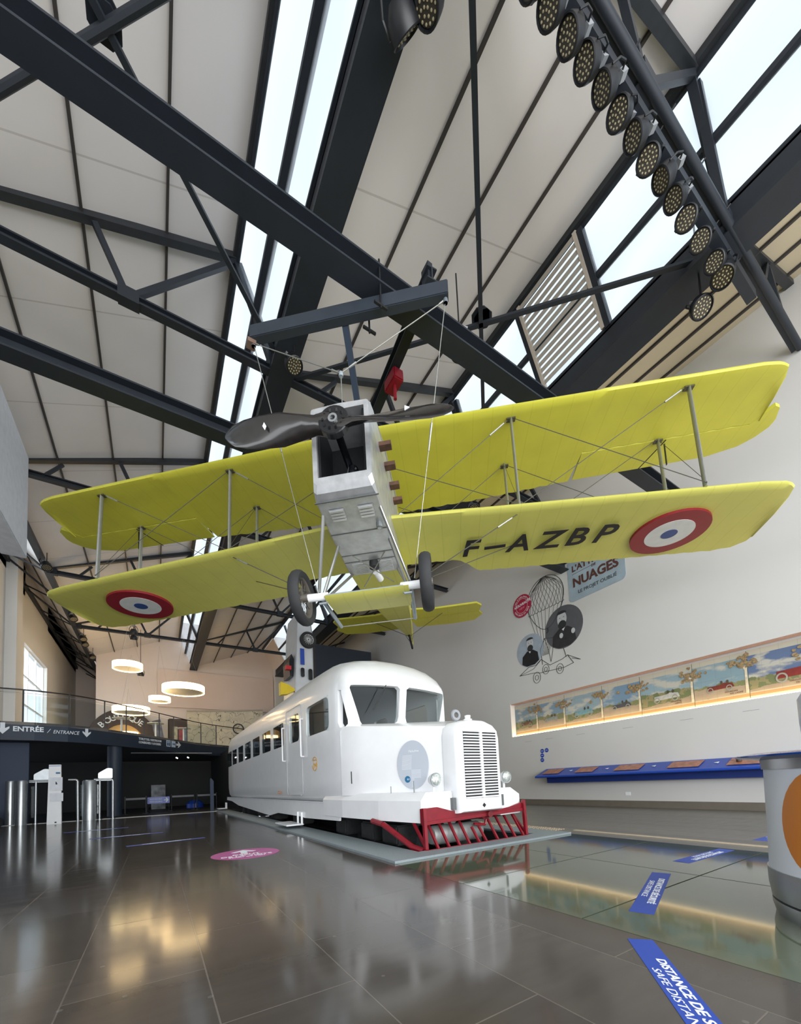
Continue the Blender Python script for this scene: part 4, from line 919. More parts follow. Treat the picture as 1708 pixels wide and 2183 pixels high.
# ring lamps hung over the gallery
for lab, x, y, z, r, h_ in (('round warm ring lamp hanging highest, left of the railcar roof', -1.28, 25, 7.82, .68, .32), ('largest round ring lamp glowing over the middle of the gallery', 1.33, 25, 6.80, 1.06, .36),
                        ('small ring lamp below and left of the largest one', .17, 25, 6.14, .52, .26), ('wide ring lamp hanging just above the shop arch lettering', -1.12, 25, 5.46, .84, .30), ('small ring lamp glowing inside the shop arch', -1.55, 31.0, 4.95, .55, .24)):
    t = thing('ring_lamp', lab, 'lamp', (x, y, z), 'ring lamps over the gallery')
    MB().lathe([(r-.03, -h_/2), (r, -h_/2), (r, h_/2), (r-.03, h_/2), (r-.03, -h_/2)], 40).build('glowing_band', LAMPW, t, smooth=False)
    MB().lathe([(0, -h_/2+.04), (r-.035, -h_/2+.04), (r-.035, -h_/2+.06), (0, -h_/2+.06)], 36).build('diffuser', mat('pale_diffuser', 'c9c9c6', .6), t)
    for i in range(3):
        a = 2*PI*i/3; MB().tube((r*.9*math.cos(a), r*.9*math.sin(a), h_/2), (0, 0, min(3.0, 10-z)), .004, 4).build('suspension_wire', CABLE, t)

# ------------------------------------------------------------------ below the gallery
def turnstile_post(lab, x, y, r, h_):
    return tag(MB().lathe([(r, 0), (r, h_-.06), (r*.9, h_), (0, h_+.01)], 28, (x, y, 0)).build('turnstile_cylinder', INOX, smooth=True), lab, 'post', 'steel turnstile cylinders')
turnstile_post('steel cylinder at the far left edge of the turnstiles', -4.92, 21.5, .16, 1.75)
turnstile_post('steel cylinder standing close right of the leftmost one', -4.50, 21.0, .17, 1.74)
turnstile_post('wider steel cylinder between the white notice stand and the right ticket reader', -2.42, 21.4, .26, 1.70)
for lab, x in (('ticket reader with slanted steel head left of the white notice stand', -3.98), ('ticket reader with slanted steel head right of the white notice stand', -1.92)):
    t = thing('ticket_reader', lab, 'turnstile', (x, 21.3, 0), 'ticket readers at the entrance')
    MB().prism([(-.2, 1.75), (.30, 1.75), (.30, 2.18), (.12, 2.20), (-.2, 1.98)], (0, .3, 0), (0, -.15, 0), (1, 0, 0), (0, 0, 1)).build('reader_head', INOX, t, bevel=.02)
    MB().prism([(-.12, 2.045), (.06, 2.15), (.06, 2.16), (-.12, 2.055)], (0, .2, 0), (0, -.1, 0), (1, 0, 0), (0, 0, 1)).build('screen', mat('dark_screen', '202838', .2), t)
    MB().poly([(-.35, 0, 1.72), (.22, 0, 1.72), (.28, 0, 1.70), (.31, 0, 1.62), (.31, 0, .02)], .045, 10).build('guard_rail', INOX, t, smooth=True)
    MB().tube((-.15, 0, 0), (-.15, 0, 1.7), .04, 10).build('rail_leg', INOX, t, smooth=True); MB().box(-.36, .30, -.02, .02, 1.66, 1.70).build('top_plate', INOX, t)
    MB().box(-.62, -.2, .03, .045, .25, 1.5).build('glass_wing', GLASS, t)
    for px in (-.15, .31): MB().lathe([(.1, 0), (.1, .015)], 16, (px, 0, 0)).build('floor_flange', INOX, t)
t = thing('tall_rail', 'bent steel guard rail right behind the white notice stand', 'railing', (-2.78, 21.0, 0)); MB().poly([(-.3, 0, 1.72), (-.06, 0, 1.72), (.0, 0, 1.66), (.02, 0, 0)], .045, 10).build('tube', INOX, t, smooth=True)
MB().box(.10, .22, -.0, .02, .2, 1.5).build('glass_wing', GLASS, t)
nt_ = thing('notice_stand', 'tall white notice stand with stapled paper sheets between the turnstiles', 'stand', (-3.34, 20.0, 0))
MB().prism([(-.22, 0), (.215, 0), (.18, 2.29), (-.175, 2.29)], (0, .12, 0), (0, 0, 0), (1, 0, 0), (0, 0, 1)).build('column_panel', WHITE, nt_)
PAP = mat('white_paper', 'dfe3ea', .6)
for x0, x1, z0, z1 in ((-.15, .235, 1.28, 1.80), (-.14, .26, .87, 1.19)): MB().box(x0, x1, -.02, -.005, z0, z1).build('paper_sheet', PAP, nt_)
MB().box(-.17, .17, -.005, 0, 2.23, 2.25).build('blue_line', BLUEP, nt_); MB().box(.03, .16, -.006, 0, 1.93, 2.0).build('blue_label', mat('petrol_blue', '2c6c94'), nt_)
MB().prism([(0, 0), (.05, .0), (.05, .03), (.03, .09), (.0, .12)], (0, -.003, 0), (.03, -.021, 1.52), (1, 0, 0), (0, 0, 1)).build('printed_symbol', LETB, nt_)
MB().box(.01, .07, -.003, -.001, .04, .09).build('floor_catch', LETB, nt_)
# belt barriers and furniture in the dark hall
def barrier(lab, x0, x1, y, z, col=BLACK):
    t = thing('belt_barrier', lab, 'barrier', (x0, y, 0), 'belt barriers in the dark hall')
    for x in (0, x1-x0):
        p = MB().tube((x, 0, 0), (x, 0, z+.12), .03, 10).build('post', col, t); MB().lathe([(.17, 0), (.17, .03), (.03, .05)], 16, (x, 0, 0)).build('base', col, t)
    MB().box(0, x1-x0, -.005, .005, z-.06, z+.04).build('belt', mat('grey_belt', '6d7074', .5), t)
barrier('belt barrier leading left from the blue direction sign', -1.35, -.45, 24.5, .78)
barrier('grey belt barrier right of the blue direction sign', .72, 1.85, 25.5, .80)
barrier('grey belt barrier reaching to the rear end of the railcar', 1.95, 2.95, 25.0, .80)
sg = thing('direction_sign', 'blue direction sign with white arrow hung on a belt barrier in the dark hall', 'sign', (-.42, 25.6, .45))
MB().box(0, 1.05, 0, .03, 0, .36).build('panel', BLUEP, sg)
text('sign_text', 'INDIVIDUELS', .10, LETW, sg, (.10, -.003, .21), (1, 0, 0), (0, 0, 1), .002); text('sign_text', 'INDIVIDUALS', .10, LETW, sg, (.10, -.003, .07), (1, 0, 0), (0, 0, 1), .002)
MB().prism([(.78, .16), (.9, .16), (.86, .07), (.90, .05), (1.0, .18), (.90, .31), (.86, .29), (.9, .20), (.78, .20)], (0, -.006, 0), (0, 0, 0), (1, 0, 0), (0, 0, 1)).build('arrow', LETW, sg)
for x in (.02, 1.03): MB().tube((x, .05, -.45), (x, .05, .45), .025).build('leg', BLACK, sg)
tag(MB().box(-.28, .50, 29.9, 30.0, .0, 1.55).build('photo_panel', mat('faded_photo', '8e9298', .6, 0, .5, 3)), 'tall faded photo panel at the back of the dark hall', 'poster')
tag(MB().lathe([(.5, 0), (.5, .25), (.3, .45), (0, .5)], 20, (2.1, 28.5, 0)).build('blue_pouf', BLUEP, smooth=True), 'blue padded seat at the back of the dark hall left of the railcar', 'seat')
for i, (x, z, L) in enumerate(((1.0, 3.1, .10), (1.6, 3.12, .08))):
    o = tag(MB().tube((x, 27, z), (x+L, 27, z-.06), .03, 8).build('ceiling_spot', mat('lit_spot', 'ffffff', .5, 0, 0, 1, .2, 0, 6.0, (1, 1, 1))), ('brighter', 'dimmer')[i]+' tiny white spot glowing under the dark hall ceiling', 'lamp')
tag(MB().box(-1.2, 2.9, 26.5, 26.6, 3.30, 3.345).build('light_track', mat('pale_track', '8d9193', .5)), 'thin pale lighting track under the dark hall ceiling', 'track')
tag(MB().prism([(0, 0), (.16, 0), (.16, 1.5), (.05, 1.65), (0, 1.6)], (0, .1, 0), (2.30, 21.9, 0), (1, 0, 0), (0, 0, 1)).build('blue_post', NAVY2), 'slate blue upright post beside the rear end of the railcar', 'post')
bn = thing('armchair', 'black rounded armchair cut by the left edge of the picture', 'chair', (-5.35, 20.2, 0)); MB().box(-.6, .45, -.4, .4, 0, .35).build('base', BLACK, bn, bevel=.05)
MB().tube((-.6, 0, .48), (.38, 0, .48), .17, 16).build('cushion_roll', mat('black_leather', '101114', .4), bn, smooth=True)

# ------------------------------------------------------------------ hanging screen and dark volume, vertical car
hs = thing('hanging_screen', 'big white projection box hanging at the top of the left edge', 'screen', (-2.83, 9.0, 7.2))
MB().box(-.5, 0, 0, 4.3, 0, 2.75).build('casing', mat('cool_white_panel', 'd8dbe2', .6), hs, bevel=.02)
for y in (.5, 3.8): MB().tube((-.25, y, 2.75), (-.25, y, 2.95), .02).build('hanger', BLACK, hs)
struct(MB().box(7.5, 11.0, 20.5, 23.5, 4.0, 8.9).build('wall_technical_box', mat('dark_slate_volume', '2b333f', .7)))
car = thing('rally_car', 'white and blue rally car mounted upright above the railcar roof', 'car', (5.0, 15.0, 4.2))
WB = mat('car_white', 'ccd0d4', .3, 0, .05, 3)
cpr = [(.36, -.1), (.40, .9), (.41, 3.0), (.34, 3.62), (.10, 3.86), (-.12, 3.90), (-.22, 3.3), (-.27, 2.3), (-.36, 1.1), (-.42, .2), (-.40, -.1)]
MB().loft([[(x*k_, y, z) for x, z in cpr] for y, k_ in ((0.06, .90), (0.0, .97), (.3, 1.0), (1.3, 1.0), (1.6, .97), (1.54, .9))]).build('car_body', WB, car, smooth=True)
DW = mat('dark_window', '15181c', .15); SILV = mat('silver_wheel_paint', 'd4d6d8', .5, .1)
for z in (.25, 2.68):
    for y, sg_ in ((-.02, 1), (1.62, -1)):
        A3 = Matrix(((1, 0, 0), (0, 0, -sg_), (0, 1, 0)))
        w_ = MB().lathe([(.21, -.10), (.30, -.09), (.33, -.06), (.33, .05), (.30, .08), (.21, .09), (.21, -.10)], 30, (.20, y, z), A3).build('wheel', RUBBER, car, smooth=True)
        yy = y-sg_*.06
        MB().lathe([(.20, .03), (.225, .085), (.21, .09), (.19, .03)], 30, (.20, y, z), A3).build('rim', SILV, w_, smooth=True)
        MB().lathe([(0, .02), (.2, .02)], 30, (.20, y, z), A3).build('brake_shadow', BLACK, w_)
        for i in range(16):
            a = 2*PI*i/16; MB().tube((.20+.03*math.cos(a), yy, z+.03*math.sin(a)), (.20+.21*math.cos(a), yy, z+.21*math.sin(a)), .011, 5).build('spoke', SILV, w_)
MB().box(-.13, .03, -.02, .0, 1.65, 2.30).build('blue_sponsor_panel', BLUEP, car)
MB().prism(rrect(-.13, .02, 1.15, 1.52, .06), (0, -.02, 0), (0, 0.0, 0), (1, 0, 0), (0, 0, 1)).build('side_glass', DW, car)
MB().prism(rrect(.18, .33, 1.05, 1.5, .06), (0, -.05, 0), (0, 0.0, 0), (1, 0, 0), (0, 0, 1)).build('lamp_unit', DW, car)
MB().prism([(-.50, 1.2), (-.38, 1.2), (-.33, 1.9), (-.42, 2.1), (-.52, 1.8)], (0, .9, 0), (0, .2, 0), (1, 0, 0), (0, 0, 1)).build('windscreen_frame', DW, car)
MB().box(.41, .50, .5, 1.1, -.3, 3.2).build('mounting_mast', BLACK, car)
tag(MB().prism([(0, 0), (.28, .05), (.54, .2), (.54, .26), (.28, .42), (0, .5)], (0, .3, 0), (4.05, 14.9, 4.55), (1, 0, 0), (0, 0, 1)).build('yellow_bracket', mat('signal_yellow', 'e0c41c', .5)), 'small yellow bracket beside the foot of the upright rally car', 'bracket')
tag(MB().box(4.3, 4.5, 15.0, 15.2, 5.6, 5.75).build('red_sounder', mat('signal_red', 'c01c24', .5)), 'small red alarm sounder left of the upright rally car', 'alarm')

# ------------------------------------------------------------------ spotlights
def par_spot(lab, loc, rot, grp, s=1.0):
    global SPOT0
    M = Matrix.Translation(loc) @ rot.to_4x4() @ Matrix.Scale(s, 4)
    if SPOT0: return dup(SPOT0, mtx=M, label=lab, group=grp)
    t = thing('spotlight', lab, 'spotlight', mtx=M, group=grp)
    MB().lathe([(0, .22), (.10, .22), (.155, .14), (.17, .03), (.17, -.02), (.155, -.03), (.15, .0), (0, .0)], 24).build('housing', BLACK, t, smooth=True)
    LD = mat('led_lens', 'b3a888', .25, 0, .2, 30)
    ll = MB().lathe([(0, -.004), (.14, -.004), (.14, -.001), (0, -.001)], 24).build('led_plate', mat('led_board', '3a352c', .5), t)
    for rr_, nn in ((.03, 4), (.075, 9), (.118, 15)):
        for i in range(nn):
            a = 2*PI*i/nn+rr_*20; MB().lathe([(0, -.009), (.012, -.007), (.012, 0)], 7, (rr_*math.cos(a), rr_*math.sin(a), -.004)).build('led', LD, ll)
    MB().poly([(-.18, 0, .06), (-.19, 0, .20), (-.12, 0, .36), (.12, 0, .36), (.19, 0, .20), (.18, 0, .06)], .014, 5).build('yoke', BLACK, t)
    MB().box(-.05, .05, -.04, .04, .34, .44).build('clamp', GREY, t)
    SPOT0 = t; return t
SPOT0 = None
ORD = ['first', 'second', 'third', 'fourth', 'fifth', 'sixth', 'seventh', 'eighth', 'ninth', 'tenth', 'eleventh', 'twelfth', 'thirteenth']
lb = thing('lighting_bar', 'dark box bar carrying the row of round spotlights at the top right', 'lighting bar', (2.6, 2.04, 1+8.5))
MB().box(0, 6.6, -.07, .07, -.08, .08).build('box_section', STEEL, lb)
tb2 = thing('cable_tube', 'round dark tube running above the row of spotlights at the top right', 'tube', (2.6, 1.92, 1+8.8)); MB().tube((0, 0, 0), (9.0, 0, 0), .06, 12).build('tube', STEEL, tb2, smooth=True)
for i in range(7): MB().tube((.6+i*.9, -.1, .05), (.6+i*.9, .12, -.05), .012, 5).build('cable_tie', BLACK, tb2)
random.seed(11)
rx = [.400, .438, .478, .516, .558, .600, .643, .688, .731, .775, .822, .880, .942]
for i, x in enumerate(rx):
    tgt = Vector((-1.15+random.uniform(-.25, .2), .35+random.uniform(-.5, .5), -1.0)).normalized()
    R_ = tgt.to_track_quat('-Z', 'Y').to_matrix()
    par_spot('round LED spotlight, %s from the top of the row on the right lighting bar' % ORD[i], Vector((x*8.22, .2555*8.22, 1+8.22)), R_, 'spotlights on the right lighting bar', .86)
def aim(x, y, z): return Vector((x, y, z)).normalized().to_track_quat('-Z', 'Y').to_matrix()
for lab, rx_, ry_, h_, d in (('single round LED spotlight hanging low beyond the end of the right lighting bar', 1.01, .302, 8.1, (-.4, -.5, -1)), ('last round LED spotlight at the wall end of the right lighting bar', .985, .257, 8.15, (-.5, .1, -1)),
                             ('dark spotlight seen from its side at the top centre beside the left girder', .287, .366, 8.4, (.9, .4, -.6)), ('dark spotlight at the very top edge, right of the top centre one', .298, .335, 8.4, (-.5, .3, -1)),
                             ('round spotlight clipped to the left girder above the left propeller blade', .282, .852, 8.3, (.2, -.5, -1)), ('black spotlight facing away above the metal nose', .619, .643, 8.0, (.2, .6, -1)),
                             ('round spotlight seen between the right wings', 1.003, 1.02, 8.0, (-.3, -.4, -1)), ('small spotlight clipped to the lattice girder, uppermost on the left', -.402, 2.191, 8.5, (.3, -.4, -1)),
                             ('small spotlight on the lattice girder, second from the top on the left', -.393, 2.785, 8.5, (.3, -.4, -1)), ('small spotlight on the lattice girder, third from the top on the left', -.392, 3.127, 8.5, (.3, -.4, -1)),
                             ('small spotlight on the lattice girder just below the third one', -.396, 3.241, 8.5, (.3, -.4, -1)), ('lowest small spotlight on the lattice girder near the back corner', -.388, 3.524, 8.5, (.3, -.4, -1)),
                             ('upper small spotlight hanging above the highest ring lamp', -.117, 2.885, 8.5, (0, .3, -1)), ('middle small spotlight hanging above the highest ring lamp', -.121, 3.0, 8.3, (0, .3, -1)), ('small spotlight hanging right under the highest ring lamp', -.11, 3.915, 7.0, (0, .3, -1))):
    sp_ = par_spot(lab, Vector((rx_*h_, ry_*h_, 1+h_)), aim(*d), 'single spotlights under the roof')
    if h_ < 9:
        rod = MB().tube((rx_*h_, ry_*h_, 1+h_+.1), (rx_*h_, ry_*h_, 1+HG*1.1), .015, 6).build('drop_rod', BLACK); rod.parent = sp_
        rod.matrix_parent_inverse = sp_.matrix_world.inverted() if sp_.matrix_world != Matrix() else Matrix()

# ------------------------------------------------------------------ right wall: mural, stickers, bench
MX = RX+ND-.03
nl = thing('niche_light', 'thin warm light strip glowing along the lower edge of the mural niche', 'lamp', (RX+.1, 4.5, NZ0))
LED = mat('led_strip', 'fff2cf', .5, 0, .0, 1, .2, 0, 5.5, (1.0, .74, .40))
MB().box(-.09, .12, NY0-4.5+.05, NY1-4.5-.03, .002, .02).build('strip', LED, nl)
MB().box(-.08, .12, NY0-4.5+.05, NY1-4.5-.03, NZ1-NZ0-.02, NZ1-NZ0-.003).build('upper_reflector', mat('pinkish_metal', 'b8948a', .4, .4), nl)
def mural_mat(i, sky, mid, road):
    m = mat('mural_%d' % i, 'cfc6a0', .35, 0, .05, 3); q = NT(m); b = q.b; tc = q.n('ShaderNodeTexCoord'); sp = q.n('ShaderNodeSeparateXYZ'); q.l(tc.outputs['Object'], sp.inputs[0])
    nz = q.n('ShaderNodeTexNoise'); nz.inputs['Scale'].default_value = 5+i*.3; nz.inputs['Detail'].default_value = 8; q.l(tc.outputs['Object'], nz.inputs['Vector'])
    n2 = q.n('ShaderNodeTexNoise'); n2.inputs['Scale'].default_value = 2.2; n2.inputs['Detail'].default_value = 5; mp = q.n('ShaderNodeMapping'); mp.inputs['Location'].default_value = (i*3.1, i*1.7, 0); mp.inputs['Scale'].default_value = (1, 1, 2.2)
    q.l(tc.outputs['Object'], mp.inputs[0]); q.l(mp.outputs[0], n2.inputs['Vector'])
    z = q.math('ADD', sp.outputs[2], q.math('MULTIPLY', q.math('SUBTRACT', nz.outputs['Fac'], .5), .18))
    cloud = q.n('ShaderNodeMapRange'); cloud.inputs[1].default_value = .5; cloud.inputs[2].default_value = .62; q.l(n2.outputs['Fac'], cloud.inputs[0])
    skyc = q.mix(cloud.outputs[0], lin(sky), lin('d8d8cc'))
    gr = q.mix(q.math('GREATER_THAN', nz.outputs['Fac'], .52), lin(mid), lin('a59a58'))
    rd = q.mix(nz.outputs['Fac'], lin(road), lin('cdb58e'))
    c = q.mix(q.math('GREATER_THAN', z, .52+.06*math.sin(i*2.)), gr, skyc)
    c = q.mix(q.math('LESS_THAN', q.math('ADD', z, q.math('MULTIPLY', sp.outputs[1], .10*(-1)**i)), .34), c, rd)
    c = q.mix(q.math('LESS_THAN', z, .20-.05*(i % 2)), c, lin('6f7c3a') if i % 2 else rd)
    z0 = sp.outputs[2]
    c = q.mix(q.math('LESS_THAN', z0, .17), c, lin('cfc9a6')); c = q.mix(q.math('LESS_THAN', z0, .145), c, lin('c58d1c')); c = q.mix(q.math('LESS_THAN', z0, .07), c, lin('d3d6b4'))
    c = q.mix(q.math('GREATER_THAN', z0, 1.03), c, lin('ddd9c0'))
    for ax_, n_ in ((1, 3.2), (2, 3.2)):
        fr = q.math('FRACT', q.math('MULTIPLY', sp.outputs[ax_], n_)); c = q.mix(q.math('MULTIPLY', q.math('LESS_THAN', fr, .02), .35), c, lin('8a8672'))
    hs_ = q.n('ShaderNodeHueSaturation'); hs_.inputs['Saturation'].default_value = .72; hs_.inputs['Value'].default_value = .62; q.l(c, hs_.inputs['Color']); q.l(hs_.outputs[0], b.inputs['Base Color']); return m
seams = [NY1-.02, 9.45, 8.31, 6.97, 5.83, 4.52, 3.40, 2.2, 1.0, -.2]
CARC = ['6a4a3c', '7f8686', '6b94a0', '4a4c52', 'a9aba8', '6c2c22', '742420', '6a6f50', 'a06030']
CAPT = ['DIEPPE', '', '', '', 'KILOMETRE\nLANC\u00c9', 'DOURDAN\nKM. LANC\u00c9', 'CIRCUIT\nDE BRESCIA-1904', '', '']
MLB = ['leftmost mural panel with a brownish car on a country road', 'second mural panel from the left with a pale grey racing car', 'mural panel with a light blue racing car on a brown road', 'mural panel with a dark grey racing car, fourth from the left',
       'mural panel with a white racing car in green fields', 'mural panel with a red and black racing car in dust', 'large mural panel with a long red car under a deep blue sky', 'mural panel behind the right edge with an olive car', 'last mural panel outside the right edge']
for i, (a, b) in enumerate(zip(seams, seams[1:])):
    if i > 6: break
    L = a-b; pn = thing('mural_panel', MLB[i], 'mural', (MX, b, NZ0+.03), 'tile mural panels in the lit niche')
    MB().box(0, .03, .006, L-.006, 0, 1.16).build('tiles', mural_mat(i, ('7fa6bd', '6ea0c4', '8fb6c8', '5f9cc8', '8cb8cc', '7fb0c6', '3f6fb0', '6ea0c4')[i], ('7b8a4a', '8a9450')[i % 2], ('a98a66', 'b59878')[i % 2]), pn)
    # a sycamore over each seam
    tm = mat('painted_leaves', '8c7858', .5, 0, .45, 26); tg = mat('painted_bark', 'c9bfa8', .5, 0, .2, 10)
    random.seed(50+i)
    if i < 7:
        tr_ = MB().prism([(-.03, .17), (.03, .17), (.02, .7), (.07, .85), (.0, .8), (-.06, .88), (-.02, .7)], (-.006, 0, 0), (-.001, 0.035, 0), (0, 1, 0), (0, 0, 1)).build('painted_trunk', tg, pn)
        for j in range(34):
            yy, zz_ = random.gauss(.02, .15), random.gauss(.87, .07); rr_ = random.uniform(.028, .06)
            pts = [(yy+rr_*random.uniform(.6, 1.2)*math.cos(2*PI*q_/7), zz_+rr_*random.uniform(.6, 1.1)*math.sin(2*PI*q_/7)) for q_ in range(7)]
            MB().prism(pts, (-.004, 0, 0), (-.008-.0005*j, .03, 0), (0, 1, 0), (0, 0, 1)).build('painted_leaf_cluster', tm, pn)
    # little racing car
    cm = mat('painted_car_%d' % i, CARC[i], .5, 0, .15, 12); cy = L*.50; cz = .36; k_ = min(1.0, L*.75)*(1.5 if i == 6 else 1)
    if i == 6: cy = L*.25
    cbd = MB().prism([(cy+.30*k_, cz), (cy+.30*k_, cz+.12*k_), (cy-.02, cz+.14*k_), (cy-.08, cz+.18*k_), (cy-.30*k_, cz+.14*k_), (cy-.34*k_, cz+.02)], (-.006, 0, 0), (-.002, 0, 0), (0, 1, 0), (0, 0, 1)).build('painted_car', cm, pn)
    for w__ in (-.22, .24): ringplate(MB(), (-.010, cy+w__*k_, cz+.01), (0, 1, 0), (0, 0, 1), .075*k_, .085*k_, .7, -.004, 18).build('painted_wheel', mat('painted_wheel_grey', '8f8f88' if i != 6 else 'c9bd98', .5), cbd)
    for w__ in (-.06, .06): ellipse(MB(), (-.010, cy-.12*k_+w__, cz+.20*k_), (0, 1, 0), (0, 0, 1), .03*k_, .05*k_, -.004, 10).build('painted_driver', mat('painted_driver_dark', '4a4436', .5), cbd)
    if CAPT[i]:
        for j, ln_ in enumerate(CAPT[i].split('\n')): text('caption', ln_, .05, mat('brown_caption', '5a3c28', .6), pn, (-.008, L*.42-j*.1, .25-j*.055), (0, -1, 0), (0, 0, 1), .001)
# tiny captions on the wall under the niche
for i, y in enumerate((9.9, 9.0, 7.8, 6.3, 4.8, 3.5)):
    c_ = MB().box(RX-.003, RX, y-.30, y, 2.30, 2.306); o = tag(c_.build('wall_caption', mat('grey_print', '77787a', .6)), 'tiny printed caption line on the wall under the mural, %s from the left' % ORD[i], 'caption', 'wall captions under the mural')
def WP(y, z, dx=0.0): return (RX-.004-dx, y, z)
WU, WV = (0, -1, 0), (0, 0, 1)      # reading direction and up on the right wall
# cloud exhibition sign
s1 = thing('exhibition_sign', 'blue grey exhibition sign with brown capital letters under the right wing', 'sign', (RX, 6.8, 7.3))
def rel(y, z, dx=0.0): return (-.004-dx, y-6.8, z-7.3)
MB().prism([(p[0]-6.8, p[1]-7.3) for p in rrect(5.83, 7.68, 6.66, 8.05, .14)], (-.012, 0, 0), (0, 0, 0), (0, 1, 0), (0, 0, 1)).build('sign_plate', mat('blue_grey_sign', '98a9b4', .6, 0, .10, 3), s1)
BRL = mat('brown_sign_letters', '54322a', .6)
text('sign_lettering', "L'ATTRAIT", .27, BRL, s1, rel(7.52, 7.64, .012), WU, WV, .004, bold=.008); text('sign_lettering', 'DE', .12, BRL, s1, rel(6.85, 7.50, .012), WU, WV, .004)
text('sign_lettering', 'NUAGES', .40, BRL, s1, rel(7.52, 7.13, .012), WU, WV, .006, bold=.012, sx=.98); text('sign_lettering', 'LE PROJET OUBLI\u00c9', .155, mat('dark_sign_letters', '33363a', .6), s1, rel(7.35, 6.86, .012), WU, WV, .003, sx=1.0)
MB().box(-.018, -.012, -.0-.1, .72, 7.55-7.3, 7.56-7.3).build('rule_line', BRL, s1)
# red new badge
b1 = thing('red_badge', 'round crimson badge with scalloped edge left of the balloon drawing', 'badge', (RX, 9.62, 7.38))
MB().prism([((.42+.012*math.cos(40*2*PI*i/160))*math.cos(2*PI*i/160), (.42+.012*math.cos(40*2*PI*i/160))*math.sin(2*PI*i/160)) for i in range(160)], (-.01, 0, 0), (-.022, 0, 0), (0, 1, 0), (0, 0, 1)).build('disc', mat('crimson_vinyl', 'a8183e', .5), b1)
text('badge_text', 'NOUVEAUT\u00c9', .13, LETW, b1, (-.036, .34, -.02), (0, -1, .10), (0, .10, 1), .002, bold=.003); text('badge_text', 'NEW', .11, mat('pink_print', 'd98aa0', .5), b1, (-.036, .12, -.14), (0, -1, .1), (0, .1, 1), .002)
ringplate(MB(), (-.034, 0, 0), (0, 1, 0), (0, 0, 1), .27, .27, .97, -.002, 40).build('inner_ring', LETW, b1)
for word, a0, a1, up in (("JEU D'EXPLORATION", 155, 25, 1), ('EXPLORATION GAME', 205, 335, -1)):
    for i, ch in enumerate(word):
        a = math.radians(a0+(a1-a0)*i/(len(word)-1)); R = .30 if up > 0 else .37
        c = Vector((-.036, -R*math.cos(a), R*math.sin(a))); u = Vector((0, -math.sin(a)*up, -math.cos(a)*up)) if up > 0 else Vector((0, math.sin(a), math.cos(a)))
        v = Vector((0, -math.cos(a), math.sin(a)))*up
        text('badge_text', ch, .085, LETW, b1, c-u*.025, u, v, .001)
# balloon drawing
bl = thing('balloon_drawing', 'black line drawing of a netted balloon carrying a winged car on the right wall', 'drawing', (RX, 8.6, 6.0))
INK = mat('black_ink', '2a2a2c', .6)
def q2(y, z): return (-.006, y-8.6, z-6.0)
def line(pts, r=.008, nm='drawn_line', par=None): return MB().poly([q2(*p) for p in pts], r, 4).build(nm, INK, par or bl)
cy0, cz0 = 8.63, 7.25
env = []
for i in range(41):
    a = 2*PI*i/40; r = .80 if math.sin(a) > -.2 else .80-.25*(-math.sin(a)-.2); y = cy0+r*.95*math.cos(a); z = cz0+.78*math.sin(a)-(.32 if math.sin(a) < 0 else 0)*abs(math.sin(a))
    env.append((y, z))
line(env, .010, 'envelope')
for k_ in range(-6, 7):
    for sg_ in (1, -1):
        pts = []
        for j in range(15):
            t = j/14; z = cz0+.77-1.12*t; w = .76*math.sin(min(1, (t*1.45+.08))*PI/2) if t < .65 else .76*(1-.18*(t-.65)); ph = (k_+sg_*t*3.0)/7
            if abs(ph) > 1: continue
            pts.append((cy0+w*math.sin(ph*PI/2), z))
        if len(pts) > 1: line(pts, .0045, 'net_cord')
line([(cy0-.75+.15*i*.5+.0, cz0-.36-.04*(i % 2)) for i in range(21)], .009, 'net_hem')
for k_ in range(9): line([(cy0-.7+k_*.175, cz0-.38), (8.75+(.0+k_-4)*.03, 5.25)], .005, 'suspension_line')
line([(cy0-.05, cz0-1.08), (cy0-.05, cz0-1.22), (cy0+.02, cz0-1.25)], .02, 'valve')
line([(8.9, 4.95), (8.95, 5.5), (8.75, 5.85), (8.4, 5.75), (8.05, 5.35), (7.95, 4.95)], .010, 'wing_outline'); line([(8.75, 5.85), (8.6, 5.3), (8.55, 4.95)], .007, 'wing_rib'); line([(8.4, 5.75), (8.45, 5.3), (8.55, 4.95)], .007, 'wing_rib')
line([(9.95, 4.80), (9.5, 5.02), (9.2, 5.0), (8.95, 5.15), (8.6, 4.85), (8.1, 4.92), (7.9, 5.0), (7.70, 4.68), (8.05, 4.62), (9.0, 4.68), (9.3, 4.75), (9.95, 4.80)], .010, 'chassis_outline')
for y, z, r in ((9.18, 4.55, .20), (8.78, 4.75, .17), (8.22, 4.62, .17)):
    for rr_ in (r, r*.45): line([(y+rr_*.8*math.cos(2*PI*i/16), z+rr_*math.sin(2*PI*i/16)) for i in range(17)], .008, 'drawn_wheel')
line([(7.9, 5.0), (7.45, 4.72), (7.75, 4.85)], .009, 'tail_fin'); line([(9.95, 4.80), (9.3, 4.9), (9.0, 5.1)], .007, 'front_wing')
